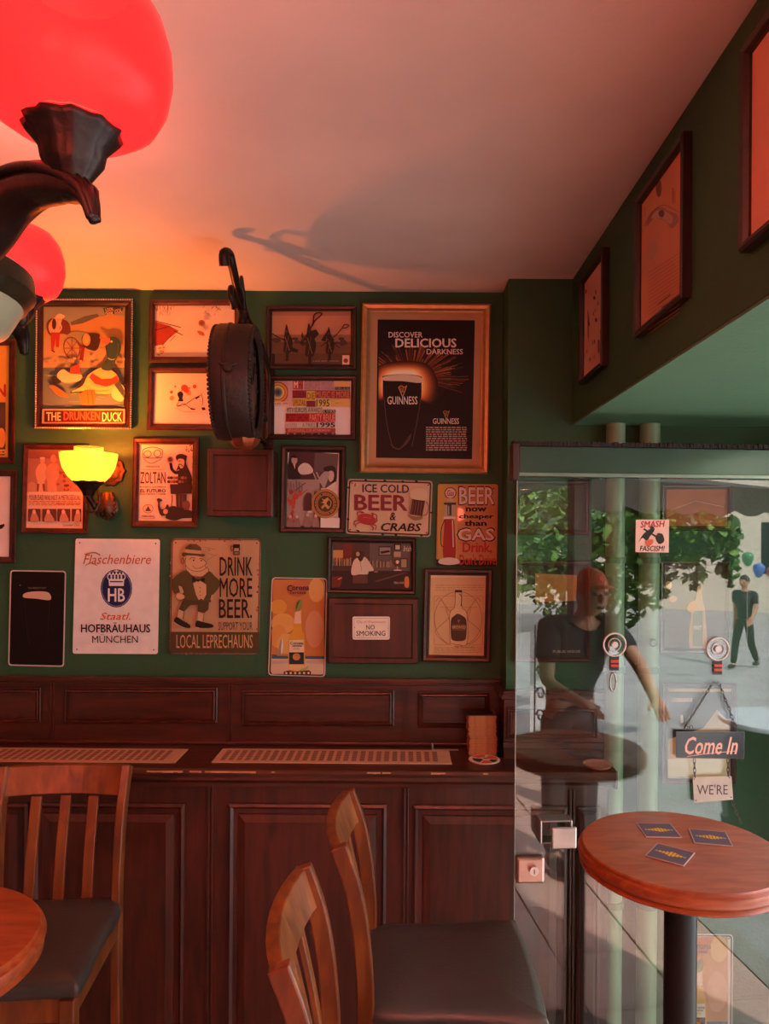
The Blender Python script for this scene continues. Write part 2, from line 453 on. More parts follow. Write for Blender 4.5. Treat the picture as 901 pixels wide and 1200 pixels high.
# ---- two vertical pipes on the pier wall
for i, (px, r) in enumerate(((720, .030), (760, .032))):
    p = aty(px, 700, YP - .035)
    t = thing('wall_pipe', (p.x, YP - .035, 0), ('left' if i == 0 else 'right') + ' one of the two pale green pipes running up the pier behind the glass door', 'pipe')
    mk('pipe', B().lathe((p.x, YP - .036, 0), [(r, .0), (r, ZS - .0065)], 20), mat('pipe_green', '#7d9a7c', .35, noise=.1, nscale=5), t, smooth=True)
    for z in (.6, 1.35, 1.70):
        mk('pipe_clip', B().lathe((p.x, YP - .036, z), [(r + .0005, -.010), (r + .004, -.010), (r + .004, .010), (r + .0005, .010)], 20, cap0=False, cap1=False), mat('clip_green', '#64806a', .4), t, smooth=True)
    if i: mk('pipe_valve', B().lathe((p.x, YP - .036 - r, aty(762, 752, 2.35).z), [(.012, 0), (.013, -.014), (.009, -.02)], 14, axis='Y'), mat('valve_metal', '#5e6a5c', .3, .7), t, smooth=True)

# ---- counter
YCF = 2.31; YCL = 2.262
xce = aty(725, 905, YCL).x
t = thing('bar_counter', (-.8, YCF, 0), 'long dark mahogany wall counter with panelled front under the pictures', 'counter')
b = B(); b.box((XL + .001, YCL + .008, ZT - .022), (XP - .0245, YW - .001, ZT)); b.box((XP - .0245, YCL + .008, ZT - .022), (xce - .012, YP - .001, ZT)); mk('counter_top', b, MAHOG_H, t, bevel=.002)
prof = [(YCL + .008, ZT - .0), (YCL + .002, ZT - .003), (YCL, ZT - .012), (YCL + .002, ZT - .022), (YCL + .012, ZT - .026), (YCL + .010, ZT - .036), (YCL + .020, ZT - .046), (YCL + .026, ZT - .050), (YCL + .027, ZT - .062), (YCF + .002, ZT - .066), (YCF + .002, ZT - .024)]
b = B(); rings = [[(XL + .001, y, z) for y, z in prof], [(xce - .012 + .0, y, z) for y, z in prof]]
b.loft(rings)
b.bm.verts.ensure_lookup_table(); b.bm.faces.new([b.bm.verts[i] for i in range(len(prof), 2 * len(prof))])
mk('edge_moulding', b, MAHOG_H, t)
b = B().box((xce - .012, YCL + .004, ZT - .055), (xce, YP - .001, ZT - .0003)); mk('end_cap', b, MAHOG_H, t, bevel=.004)
xpe = aty(712, 1000, YCF).x
b = B().box((XL + .001, YCF, .001), (xpe, YCF + .02, ZT - .067)); mk('front_board', b, MAHOG, t)
FP = Plane(1, YCF, -1)
for q in ((-330, 941, -170, 1600), (-130, 940, 34, 1600), (40, 940, 217, 1600), (268, 941, 453, 1600), (484, 943, 664, 1600), (676, 945, 703, 1600)):
    Q = Qbox(*q, ln=(q[3] - q[1]) * .009)
    zb = .12
    # bottom corners at a fixed height
    P = [FP.pt(*Q[0]), FP.pt(*Q[1])]; x0, x1, z1 = P[0].x, P[1].x, P[0].z
    wdt = x1 - x0; ins = min(.055, wdt * .3)
    b = B(); rings = []
    for tt, o in ((0, 0), (.0, .008), (.008, .012), (.016, .004), (ins * .55, .003), (ins * .6, .008), (ins, .014), (ins + .001, .014)):
        rings.append([(x0 + tt, YCF - o, z1 - tt), (x1 - tt, YCF - o, z1 - tt), (x1 - tt, YCF - o, zb + tt), (x0 + tt, YCF - o, zb + tt)])
    b.loft(rings); vs_ = list(b.bm.verts)[-4:]; b.bm.faces.new(vs_)
    mk('front_panel', b, MAHOG, t)
for x in (-148, 37.5, 245, 474, 668):
    p = FP.pt(x, 1000); b = B().box((p.x - .006, YCF - .007, .02), (p.x + .002, YCF - .0002, ZT - .068)); b.box((p.x + .006, YCF - .005, .02), (p.x + .012, YCF - .0002, ZT - .068)); mk('stile_bead', b, FRAMEW, t, bevel=.002)
b = B().box((XL + .001, YCF - .012, .001), (xpe, YCF - .0002, .1)); mk('plinth', b, MAHOG_H, t, bevel=.003)
# worn pale chips on the counter's front edge
b = B()
for (x0, x1) in ((172, 214), (222, 236), (240, 300), (318, 322), (430, 446), (448, 458), (505, 522), (566, 572)):
    a, c = aty(x0, 900, YCL).x, aty(x1, 900, YCL).x; x = a; rr = random.Random(x0)
    while x < c:
        l = rr.uniform(.006, .02); b.box((x, YCL - .0004, ZT - .009 - rr.random() * .002), (min(c, x + l), YCL + .004, ZT - .0055)); x += l
mk('worn_edge', b, mat('bare_wood', '#b98a5e', .6, noise=.2), t)

# ---- the two slotted strips on the counter
def strip(x0t, x1t, yt, x0b, x1b, yb, label, dense):
    P = [atz(x0t, yt, ZT), atz(x1t, yt, ZT), atz(x1b, yb, ZT), atz(x0b, yb, ZT)]
    ya, yb_ = (P[0].y + P[1].y) / 2, (P[2].y + P[3].y) / 2
    xa, xb = (P[0].x + P[3].x) / 2, (P[1].x + P[2].x) / 2
    t = thing('slotted_strip', ((xa + xb) / 2, (ya + yb_) / 2, ZT), label, 'bar mat', 'slotted tan strips laid on the counter')
    mk('strip_plate', B().box((xa, yb_, ZT + .0003), (xb, ya, ZT + .003)), mat('tan_strip', '#cf9f7c', .45, noise=.06), t, bevel=.001)
    b = B(); n = int((xb - xa - .04) / .026); h = (ya - yb_)
    for i in range(n):
        x = xa + .022 + i * .026
        for k in range(7):
            y = yb_ + h * (.14 + .105 * k)
            b.box((x, y, ZT + .0031), (x + .0155, y + h * .075, ZT + .0036))
    mk('slots', b, mat('slot_dark', '#80564a', .6), t)
strip(-230, 221, 877, -260, 208, 893, 'slotted tan strip on the counter above the left chair', 1)
strip(260, 528, 879, 247, 527, 895, 'slotted tan strip on the middle of the counter, left of the coaster stack', 1)
# pen-like clip rail
t = thing('metal_clip', atz(525, 881, ZT), 'small metal clip bar lying at the wall end of the counter', 'clip')
a, c = atz(505, 879.5, ZT), atz(537, 880, ZT)
mk('clip_bar', B().box((a.x, a.y - .006, ZT + .0005), (c.x, a.y + .006, ZT + .005)), mat('dull_metal', '#8c8078', .4, .6), t, bevel=.001)
mk('clip_pin', B().lathe((a.x + .004, a.y, ZT + .0052), [(.003, 0), (.003, .016), (.0015, .02)], 8), mat('dull_metal', '#8c8078'), t, smooth=True)

# ---- coaster stack, loose coaster, dish
CP = mat('coaster_edge', '#a9683e', .7, noise=.25, nscale=80)
x0, x1 = aty(549, 860, 2.425).x, aty(581, 860, 2.425).x; cs = (x1 - x0); cx = (x0 + x1) / 2; cy = 2.425 + cs / 2
rr = random.Random(3); z = ZT + .0005; ctop = ZT + .175; nst = 45
cb = B().box((-cs / 2, -cs / 2, 0), (cs / 2, cs / 2, .0027)); c0 = mk('beer_coaster', cb, CP, local=True)
prop(c0, 'edge-on square brown cardboard coaster in the tall stack on the counter', 'coaster', 'square coasters in the tall stack')
for i in range(nst):
    o = c0 if i == 0 else c0.copy()
    if i: COL.objects.link(o)
    lower = i < 22
    o.location = (cx + (.003 if lower else 0) + rr.uniform(-.002, .002), cy + rr.uniform(-.0016, .0016), z + i * .00286); o.rotation_euler.z = rr.uniform(-.03, .03)
o = mk('beer_coaster', B().box((-cs / 2 - .001, -cs / 2 - .001, 0), (cs / 2 + .001, cs / 2 + .001, .0027)), mat('coaster_black', '#1b1513', .4), local=True)
o.location = (cx - .008, cy + .002, z + nst * .00286 + .0003); o.rotation_euler.z = .14
prop(o, 'dark printed coaster topping the tall stack, turned a little askew', 'coaster')
def round_coaster(c, r, label, n=2, cols=None):
    t = thing('round_coaster', c, label, 'coaster')
    mk('disc', B().lathe(c, [(r, .0004), (r, .0028 * n)], 28), mat('coaster_white', '#d8c2ae', .5), t, smooth=True)
    return t
c = atz(567.5, 890.5, ZT); t = round_coaster(c, .050, 'round white coaster with orange and black print in front of the stack', 1)
b = B(); zz = ZT + .0031
for a0, a1, r0, r1, mi in ((0, 1.1, .012, .044, 0), (1.4, 2.6, .018, .046, 0), (2.9, 4.2, .008, .038, 1), (4.4, 5.2, .015, .045, 0), (5.3, 6.1, .02, .042, 1), (.2, 2.0, .004, .012, 1)):
    P = [c + Vector((r0 * math.cos(a), r0 * math.sin(a), zz - c.z)) for a in [a0 + (a1 - a0) * k / 6 for k in range(7)]]; P2 = [c + Vector((r1 * math.cos(a), r1 * math.sin(a), zz - c.z)) for a in [a0 + (a1 - a0) * k / 6 for k in range(7)]]
    for k in range(6): b.bm.faces.new([b.bm.verts.new(q) for q in (P[k], P[k + 1], P2[k + 1], P2[k])]).material_index = mi
mk('print', b, [ink('#d8552a'), ink('#1d1715')], t)
c = atz(700, 899, ZT); c.y = min(c.y, YP - .07)
t = thing('shallow_dish', c, 'small round reddish dish on the counter end behind the glass', 'dish')
mk('dish', B().lathe(c, [(.020, .0005), (.040, .003), (.046, .012), (.043, .012), (.038, .006), (.0, .005)], 28), mat('dish_red', '#a8664e', .35), t, smooth=True)

# ================================================================ pictures and signs on the back wall
# --- the duck poster
t, A = picture('framed orange-lit poster of a huge duck, titled The Drunken Duck', [(42, 350), (156, 350), (154, 503), (40.5, 502)], 9.5, WALL, frame=DARKF, depth=.025, paper='#8f8466', beads=True, name='framed_poster')
A.Z(40, 340, 7.058)
A.rect(78, 128, 758, 980, '#8a8a72')
A.poly([(78, 330), (300, 285), (420, 260), (520, 225), (640, 205), (757, 215), (756, 450), (400, 480), (76, 470)], '#b08548')
A.poly([(78, 420), (160, 350), (300, 360), (420, 470), (600, 480), (757, 440), (755, 640), (70, 640)], '#a88a5a')
A.poly([(300, 265), (420, 215), (520, 195), (540, 215), (400, 275), (310, 290)], '#5c5a4a')
A.rect(70, 640, 753, 980, '#5e6a62')
A.poly([(570, 150), (650, 135), (740, 145), (725, 185), (590, 212)], '#46402f')
A.Z(40, 340, 7.058).text('LOOK', 590, 145, 655, 175, '#d9b98a', .03, rot=-.2).text('DRINK', 590, 180, 655, 208, '#d9b98a', .03, rot=-.2).text('LOCAL', 665, 155, 725, 190, '#d9b98a', .03, rot=-.2)
A.blob([(100, 290), (130, 240), (190, 235), (270, 255), (300, 310), (290, 370), (230, 360), (130, 370)], '#6b3322')
A.blob([(128, 270), (180, 215), (230, 225), (215, 300), (195, 365), (140, 360), (120, 320)], '#c9a070')
A.blob([(185, 210), (215, 195), (255, 215), (235, 235), (190, 232)], '#d8b98c')
A.poly([(140, 350), (215, 350), (205, 470), (180, 470), (178, 400), (160, 505), (140, 505)], '#a33226')
A.line([(150, 255), (135, 310), (160, 345)], 12, '#d8b080', True).line([(205, 255), (225, 310), (205, 345)], 12, '#d8b080', True).ell(165, 280, 18, 45, '#4a2a20'); A.line([(150, 500), (168, 512)], 10, '#2c1812')
A.blob([(265, 385), (310, 350), (390, 345), (440, 380), (400, 420), (330, 430)], '#8d8458')
A.blob([(400, 375), (450, 355), (540, 365), (545, 430), (510, 500), (430, 480), (395, 430)], '#3b2a22')
A.ell(432, 410, 34, 52, '#b98a4e'); A.ell(432, 410, 20, 32, '#c9a25c')
A.ring(312, 480, 66, 90, 8, '#7b2c20', rot=-.2)
for k in range(8):
    a = k * PI / 4; A.line([(312, 480), (312 + 60 * math.cos(a), 480 + 82 * math.sin(a))], 5, '#7b2c20')
A.poly([(350, 430), (420, 470), (400, 620), (370, 600), (390, 490)], '#7b2c20')
rr = random.Random(5)
for k in range(34):
    x = rr.uniform(90, 740); y = rr.uniform(560, 632); A.ell(x, y, rr.uniform(12, 26), rr.uniform(8, 16), rr.choice(['#a78a5a', '#8c7a4e', '#b79a68']), n=8)
for k in range(26):
    x = rr.uniform(90, 700); y = rr.uniform(670, 960); A.line([(x, y), (x + rr.uniform(40, 110), y + rr.uniform(-8, 8))], 4, rr.choice(['#7c8478', '#4a5650', '#8f8c78']))
A.poly([(300, 640), (370, 610), (385, 690), (300, 690)], '#a5402c')
A.blob([(190, 700), (240, 655), (300, 690), (390, 700), (380, 745), (300, 765), (220, 755)], '#dcb07c')
A.blob([(140, 740), (165, 705), (205, 735), (225, 760), (170, 775)], '#2b2420')
A.blob([(295, 850), (360, 800), (400, 740), (480, 680), (560, 640), (660, 660), (720, 760), (745, 850), (735, 920), (660, 905), (640, 855), (540, 850), (400, 840)], '#3a2b20')
A.blob([(310, 840), (400, 790), (450, 700), (560, 640), (650, 670), (700, 740), (650, 850), (520, 855), (400, 835)], '#d5a862')
A.poly([(455, 720), (480, 685), (560, 735), (640, 730), (690, 700), (700, 760), (600, 800), (500, 775)], '#8f3a22')
A.blob([(640, 850), (690, 770), (745, 810), (735, 915), (665, 905)], '#c9b27a')
A.poly([(660, 780), (705, 750), (748, 830), (745, 895)], '#3f463c')
A.blob([(555, 640), (600, 560), (590, 470), (610, 405), (660, 385), (710, 420), (715, 500), (670, 590), (640, 660), (590, 665)], '#33483a')
A.poly([(545, 375), (600, 400), (628, 395), (625, 430), (600, 455), (545, 420), (590, 415), (540, 400)], '#d06a3c')
A.ell(640, 425, 9, 9, '#d8c49a').ell(641, 425, 4, 4, '#15120f').line([(605, 560), (640, 575), (672, 570)], 7, '#c9c0a0', True).line([(430, 800), (520, 835), (620, 830)], 4, '#b88a4c', True).line([(470, 770), (540, 800), (620, 790)], 3, '#b88a4c', True).line([(590, 470), (610, 520), (600, 600)], 5, '#25372c', True).line([(695, 440), (690, 520), (650, 610)], 6, '#4a6450', True)
A.poly([(375, 860), (420, 830), (490, 825), (515, 860), (495, 950), (400, 950)], '#d2632e'); A.line([(440, 835), (450, 945)], 5, '#8d3a1c'); A.line([(475, 830), (490, 940)], 5, '#8d3a1c')
A.blob([(130, 795), (170, 790), (240, 840), (285, 885), (200, 870), (150, 820)], '#d2632e')
A.rect(68, 982, 752, 1102, '#b58258', 4).rect(84, 996, 738, 1092, '#3c1c14', 2)
A.text('THE', 100, 1010, 220, 1080, '#e2bb88', .03).text('DRUNKEN', 245, 1006, 545, 1076, '#c2532e', .035).text('DUCK', 562, 1010, 725, 1086, '#e2bb88', .03)
A.done(t)
# --- two drawings beside the clock
t, A = picture('framed ink drawing of a red bird-like shape, upper of the two beside the hanging clock', [(175, 351), (282, 351), (281, 425), (174, 425)], 7, WALL, paper='#e3cdb4')
A.Z(170, 345, 4.447)
A.poly([(42, 138), (130, 165), (175, 190), (130, 225), (90, 262), (42, 270)], '#a2402c').line([(42, 135), (185, 172)], 4, '#33221c').line([(150, 190), (195, 212)], 4, '#33221c').line([(42, 190), (130, 165)], 3, '#33221c').line([(90, 265), (135, 215)], 3, '#33221c').line([(130, 245), (158, 215)], 3, '#33221c')
rr = random.Random(9)
for k in range(22):
    x = rr.uniform(50, 165); y = rr.uniform(48, 95); A.line([(x, y), (x + rr.uniform(-14, 14), y + rr.uniform(10, 28))], 2.2, '#8f6a50')
for k in range(14):
    x = rr.uniform(310, 400); y = rr.uniform(55, 100); A.line([(x, y), (x + rr.uniform(-18, 18), y + rr.uniform(8, 20))], 2.2, '#8f6a50')
for k in range(16): A.ell(rr.uniform(45, 100), rr.uniform(275, 318), rr.uniform(3, 9), 3, '#a5785a', n=7)
A.ell(295, 149, 17, 16, '#9c6247').ell(295, 149, 9, 8, '#7c4a38').blob([(272, 190), (300, 195), (310, 215), (285, 210)], '#b5623f')
A.done(t)
t, A = picture('framed print of a reclining line figure with red dots, beside the hanging clock', [(174, 430), (282, 430), (281, 505), (172, 504)], 7.5, WALL, paper='#e6cdb2')
A.Z(170, 345, 4.447)
for x, y, r in ((137, 509, 8), (157, 480, 5), (205, 488, 18), (228, 515, 12), (258, 480, 10), (140, 540, 12), (215, 500, 14), (232, 487, 4)): A.ell(x, y, r, r, '#c2452c' if r != 12 else '#d98a5a')
A.blob([(168, 520), (182, 505), (198, 518), (194, 540), (198, 556), (172, 556), (176, 542)], '#231a18')
A.line([(178, 560), (165, 580), (205, 575), (250, 545), (290, 525)], 3, '#3a2620', True).line([(170, 585), (200, 570), (235, 592), (262, 598)], 3, '#3a2620', True).line([(165, 590), (200, 610), (262, 612)], 1.6, '#a5785a', True)
A.poly([(258, 540), (280, 528), (285, 534), (268, 546)], '#231a18').poly([(235, 594), (262, 596), (258, 602), (240, 601)], '#231a18').line([(292, 515), (300, 545), (298, 580)], 3, '#3a2620').poly([(292, 590), (310, 588), (316, 602), (300, 604)], '#231a18')
A.done(t)
# --- hunters and collage
t, A = picture('dark framed sepia picture of three dancing tribesmen with long hooked sticks', [(312, 358), (418, 358), (418, 434), (311.5, 433)], 7, WALL, frame=DARKF, paper='#a86e4c')
A.Z(310, 355, 7.27)
A.rect(60, 60, 740, 300, '#b98263').rect(60, 300, 740, 525, '#6d4c34').rect(60, 270, 740, 330, '#8f6448').rect(60, 60, 740, 110, '#a5745a').rect(60, 430, 740, 525, '#5c4230')
rr = random.Random(4)
for k in range(26): A.ell(rr.uniform(70, 730), rr.uniform(300, 350), rr.uniform(12, 30), rr.uniform(8, 18), '#4e3626', n=8)
def tribes(x, y, s, lean=0):
    A.blob([(x - 18 * s, y + 40 * s), (x, y - 60 * s), (x + 16 * s, y - 20 * s), (x + 26 * s, y + 20 * s), (x + 60 * s, y + 110 * s), (x + 35 * s, y + 210 * s), (x - 25 * s, y + 200 * s), (x - 20 * s, y + 120 * s)], '#2e2019')
    A.poly([(x, y + 190 * s), (x + 25 * s, y + 190 * s), (x + 20 * s, y + 290 * s), (x - 8 * s, y + 290 * s)], '#2e2019')
    A.ell(x + 2, y + 5, 13 * s, 15 * s, '#4f3a2c'); A.line([(x - 10, y + 60 * s), (x + 30 * s, y + 190 * s)], 5, '#8a6549'); A.line([(x + 20, y + 50 * s), (x - 5, y + 200 * s)], 4, '#6e5040')
tribes(185, 235, .9); tribes(375, 235, 1.05); tribes(545, 255, .85); tribes(320, 265, .35)
A.poly([(215, 370), (290, 400), (280, 425), (225, 415)], '#2e2019').poly([(390, 240), (440, 225), (465, 265), (420, 310)], '#2e2019').poly([(540, 230), (480, 320), (520, 330)], '#2e2019')
A.line([(62, 260), (130, 300), (180, 315)], 9, '#2e2019').line([(310, 350), (405, 190), (420, 110), (450, 85), (490, 90), (470, 115), (430, 150), (405, 195)], 11, '#33231b', True).line([(480, 370), (600, 280), (660, 215), (680, 185), (715, 190), (700, 210), (665, 215)], 8, '#33231b', True).line([(590, 340), (640, 385)], 7, '#2e2019')
A.rect(662, 445, 722, 525, '#d8b79a').ell(692, 492, 20, 20, '#8a2f22').text('a quiet word - tribesmen', 415, 488, 632, 502, '#c9a88a')
A.done(t)
t, A = picture('dark framed colourful lettering collage dated 1995 with bullseye rings', [(312, 440), (418, 440), (417, 516), (310.5, 515)], 6.5, WALL, frame=DARKF, paper='#e6d6d2')
A.Z(310, 355, 7.27)
A.rect(75, 655, 212, 880, '#c79a9a')
for r, c in ((92, '#a04c34'), (80, '#d09a42'), (68, '#b86432'), (56, '#d8c06a'), (44, '#9c9484'), (32, '#5a6066'), (18, '#3c3c44')): A.ell(112, 762, min(r, 92), r, c)
A.rect(62, 660, 74, 880, '#e6d6d2').rect(200, 655, 238, 880, '#c9a2a8').rect(75, 840, 205, 878, '#d8c0a8').text('JUNI 1995', 80, 848, 200, 872, '#8a3326', .02)
A.rect(240, 658, 330, 738, '#b54b42').text('M', 250, 668, 285, 725, '#e6d0bc', .05).text('TV', 285, 690, 325, 730, '#3a2020', .03)
A.rect(336, 658, 594, 740, '#a68aa0').text('EUROPE MUSIC', 340, 664, 590, 734, '#b06a2e', .01).rect(596, 658, 728, 712, '#d3a968').rect(596, 714, 728, 740, '#3a3434').text('9 00 - 6 00', 602, 718, 722, 736, '#b5a082')
A.rect(238, 744, 728, 812, '#8f2a36').text('LEBEN', 246, 752, 352, 806, '#4e1a22', .02).text('MUSIC IS MORE', 440, 752, 722, 806, '#c98a4a', .0).rect(356, 750, 432, 832, '#c9a84c').text('DIE', 362, 764, 428, 820, '#7a5a2a', .02)
A.rect(238, 816, 356, 880, '#c9a040').text('SPEZIAL', 244, 824, 350, 872, '#6a4a22', .02).rect(358, 834, 430, 884, '#7a2636').rect(434, 818, 560, 886, '#d6b564').text('1995', 442, 822, 552, 882, '#3a2418', .02).rect(562, 816, 726, 886, '#d2ab5e').text('part 1-2', 604, 846, 660, 862, '#7a5a3a')
A.rect(188, 888, 496, 936, '#c8b8a2').text('MTV EUROPE AWARDS', 192, 892, 490, 932, '#3a2c2a', .02).rect(496, 910, 606, 936, '#2e2826').text('1995', 505, 914, 600, 932, '#d6c6b2')
A.rect(180, 940, 604, 1014, '#a8262a').text('POST SHOW', 190, 948, 372, 1008, '#5e1418', .02).text('PARTY REVUE', 384, 948, 600, 1008, '#e6a08a', .0)
A.rect(180, 1018, 604, 1062, '#c8b8ac').text('NOVEMBER', 186, 1024, 276, 1056, '#8c7a72', .0).text('A PARIS', 320, 1022, 432, 1058, '#5a4c4a', .0).text('1995', 442, 1018, 600, 1060, '#241a1a', .05)
A.rect(180, 1066, 604, 1104, '#a23a36').text('EINLADUNG ZUR AFTERSHOW', 200, 1074, 560, 1096, '#dca08e').rect(180, 1106, 604, 1124, '#3a2626').text('E   B    H    V   S   A   K', 192, 1108, 598, 1120, '#d6c0b2')
A.done(t)
# --- photo with seal
t, A = picture('dark framed black and white photo of smoking men with a round lion seal', [(329.5, 522), (405.5, 523), (404, 625), (327.5, 624)], 8, WALL, frame=DARKF, paper='#e2d2c8')
A.Z(320, 520, 10.01)
A.poly([(190, 78), (765, 122), (740, 520), (560, 520), (555, 990), (150, 990), (162, 415)], '#5a4440').poly([(190, 78), (490, 100), (480, 420), (162, 415)], '#4a2a2c').poly([(490, 100), (765, 122), (750, 330), (480, 320)], '#5f504c')
A.poly([(162, 418), (545, 420), (545, 560), (480, 560), (470, 990), (150, 990)], '#a38a80')
A.blob([(170, 400), (175, 220), (215, 160), (260, 230), (310, 340), (310, 410)], '#2b1c1e').ell(250, 190, 35, 50, '#b59a8c').blob([(205, 150), (250, 130), (285, 165), (230, 165)], '#231818').poly([(235, 240), (262, 235), (255, 300)], '#c9b2a4')
A.blob([(295, 280), (350, 228), (420, 240), (470, 310), (440, 350), (340, 362), (300, 330)], '#d6c2b4')
A.blob([(590, 290), (650, 260), (720, 270), (745, 360), (735, 440), (660, 450), (640, 370)], '#2b2020').blob([(640, 340), (690, 318), (715, 360), (700, 430), (660, 440)], '#c4aa9a').blob([(530, 420), (600, 330), (660, 340), (640, 420), (600, 520), (560, 470)], '#a8948a')
A.line([(470, 340), (505, 420)], 12, '#b8a296').line([(510, 335), (535, 400)], 14, '#b8a296').poly([(620, 520), (740, 440), (740, 560), (640, 560)], '#d8c4b8')
A.poly([(355, 700), (360, 620), (400, 575), (450, 590), (450, 780), (400, 790), (350, 780)], '#54302f').line([(350, 740), (355, 640), (400, 572), (450, 590)], 8, '#7d625a', True)
A.line([(215, 580), (380, 460)], 10, '#5e4842').line([(230, 660), (400, 540)], 8, '#6e5650')
rr = random.Random(8)
for k in range(20): A.ell(rr.uniform(165, 320), rr.uniform(560, 960), rr.uniform(12, 26), rr.uniform(22, 50), rr.choice(['#c2402e', '#a8382a', '#d0705a', '#b84a38']), n=9)
for k in range(6): A.line([(170 + k * 34, 430 + (k % 3) * 20), (185 + k * 30, 560)], 14, rr.choice(['#7d665e', '#c0a89c', '#8f746a']))
for x, y in ((405, 880), (500, 890), (200, 900), (280, 900)): A.blob([(x - 40, y + 90), (x - 25, y - 10), (x, y - 40), (x + 28, y - 5), (x + 38, y + 90)], '#8f6f66').ell(x, y - 45, 18, 20, '#c8a898')
A.rect(405, 790, 455, 806, '#e2cdbf').poly([(560, 870), (785, 870), (782, 990), (555, 990)], '#e2d2c8')
A.ell(615, 704, 165, 172, '#a8763e').ring(615, 704, 132, 138, 8, '#33221a').ell(615, 704, 92, 96, '#4a3626').ring(615, 704, 128, 134, 3, '#33221a')
for k in range(22):
    a = 2 * PI * k / 22; A.text('BREWINGCOMPANYLIONSEAL'[k], 615 + 112 * math.cos(a) - 9, 704 + 117 * math.sin(a) - 11, 615 + 112 * math.cos(a) + 9, 704 + 117 * math.sin(a) + 11, '#33221a', .03, rot=a + PI / 2)
A.blob([(570, 640), (600, 655), (640, 630), (650, 660), (625, 700), (660, 745), (640, 765), (610, 735), (580, 765), (565, 740), (600, 705), (565, 690), (590, 675)], '#c99a54').line([(655, 650), (680, 690), (665, 740)], 9, '#c99a54', True)
A.done(t)
# --- stout poster in the gold frame
GOLD = mat('gold_frame', '#b58d5c', .36, .55, noise=.12, nscale=50)
t, A = picture('big gold framed black poster of a glowing pint of stout reading Discover Delicious Darkness', [(424.5, 355), (575.5, 356), (572.5, 555.5), (421, 554)], 10.5, WALL, frame=GOLD, depth=.04, paper='#b89470', name='framed_poster')
A.Z(300, 340, 3.003)
A.poly([(405, 78), (797, 82), (788, 622), (397, 616)], '#b08863').poly([(428, 103), (770, 106), (760, 595), (422, 590)], '#110a0c')
A.clip = (431, 766); cx, cy = 545, 312; rr = random.Random(11)
A.blob([(430, 250), (470, 215), (560, 200), (650, 230), (690, 300), (650, 370), (590, 400), (430, 400)], '#1e100e').blob([(430, 262), (480, 232), (560, 220), (630, 245), (660, 300), (630, 355), (585, 380), (430, 385)], '#2e1710')
for k in range(150):
    a = rr.uniform(-PI - .25, .45); r1 = rr.uniform(100, 205); r0 = 20; dw = rr.uniform(.005, .016)
    pts = [(cx + r0 * math.cos(a) * 2, cy + r0 * math.sin(a)), (cx + r1 * math.cos(a - dw), max(108, cy + r1 * .62 * math.sin(a - dw))), (cx + r1 * math.cos(a + dw), max(108, cy + r1 * .62 * math.sin(a + dw)))]
    pts = [(max(430, x), y) for x, y in pts]
    A.poly(pts, rr.choice(['#6a3a22', '#8a4c28', '#a86a38', '#54301f']), k == 0)
GR = ['#2e1710', '#4a2516', '#68341c', '#874724', '#a65c2e', '#c2743a', '#d98f4c', '#eaab66', '#f5c586', '#fcdca8', '#ffeccb']
for s_, c in [(1.12 - .058 * q_, GR[q_]) for q_ in range(11)]:
    A.blob([(max(430, 515 - 112 * s_), 330 - 25 * (s_ - .6)), (max(431, 515 - 80 * s_), 318 - 45 * s_), (515, 318 - 62 * s_), (515 + 80 * s_, 318 - 50 * s_), (515 + 112 * s_, 330), (515 + 90 * s_, 330 + 62 * s_), (515, 330 + 30 * s_), (max(431, 515 - 90 * s_), 330 + 55 * s_)], c)
A.blob([(446, 318), (450, 302), (515, 296), (578, 303), (582, 325), (580, 390), (560, 470), (545, 555), (515, 566), (480, 560), (462, 480), (448, 400)], '#080506', 4)
A.blob([(450, 318), (452, 304), (515, 297), (577, 305), (578, 326), (515, 320)], '#d9c0a4', 4)
A.clip = None; A.blob([(470, 540), (505, 556), (545, 505), (535, 535), (500, 562)], '#4a3c3a').line([(450, 380), (462, 480), (482, 556)], 2.2, '#56443f', True).line([(580, 380), (565, 470), (548, 550)], 2.2, '#56443f', True)
def harp(x, y, s, c='#c99b52'):
    A.line([(x - 14 * s, y - 10 * s), (x - 4 * s, y - 16 * s), (x + 8 * s, y - 10 * s), (x + 15 * s, y - 15 * s), (x + 4 * s, y + 16 * s), (x, y + 22 * s), (x - 8 * s, y + 4 * s), (x - 14 * s, y - 10 * s)], 3 * s, c, True)
    for k in range(3): A.line([(x - 8 * s + k * 6 * s, y - 10 * s), (x - 3 * s + k * 2.6 * s, y + 8 * s)], 1.6 * s, c)
harp(515, 352, .95); A.text('GUINNESS', 462, 374, 568, 402, '#e3d3c0', .012)
harp(669, 436, .72, '#b58a4a'); A.text('GUINNESS', 622, 451, 714, 471, '#e3d3c0', .012)
A.text('DISCOVER', 466, 147, 586, 167, '#d8c6b8', .03).text('DELICIOUS', 490, 170, 705, 202, '#e0cfc0', .045).text('DARKNESS', 600, 207, 728, 226, '#d8c6b8', .03)
A.lines_of_print(598, 481, 742, 568, 11, '#a89488', .55)
A.done(t)
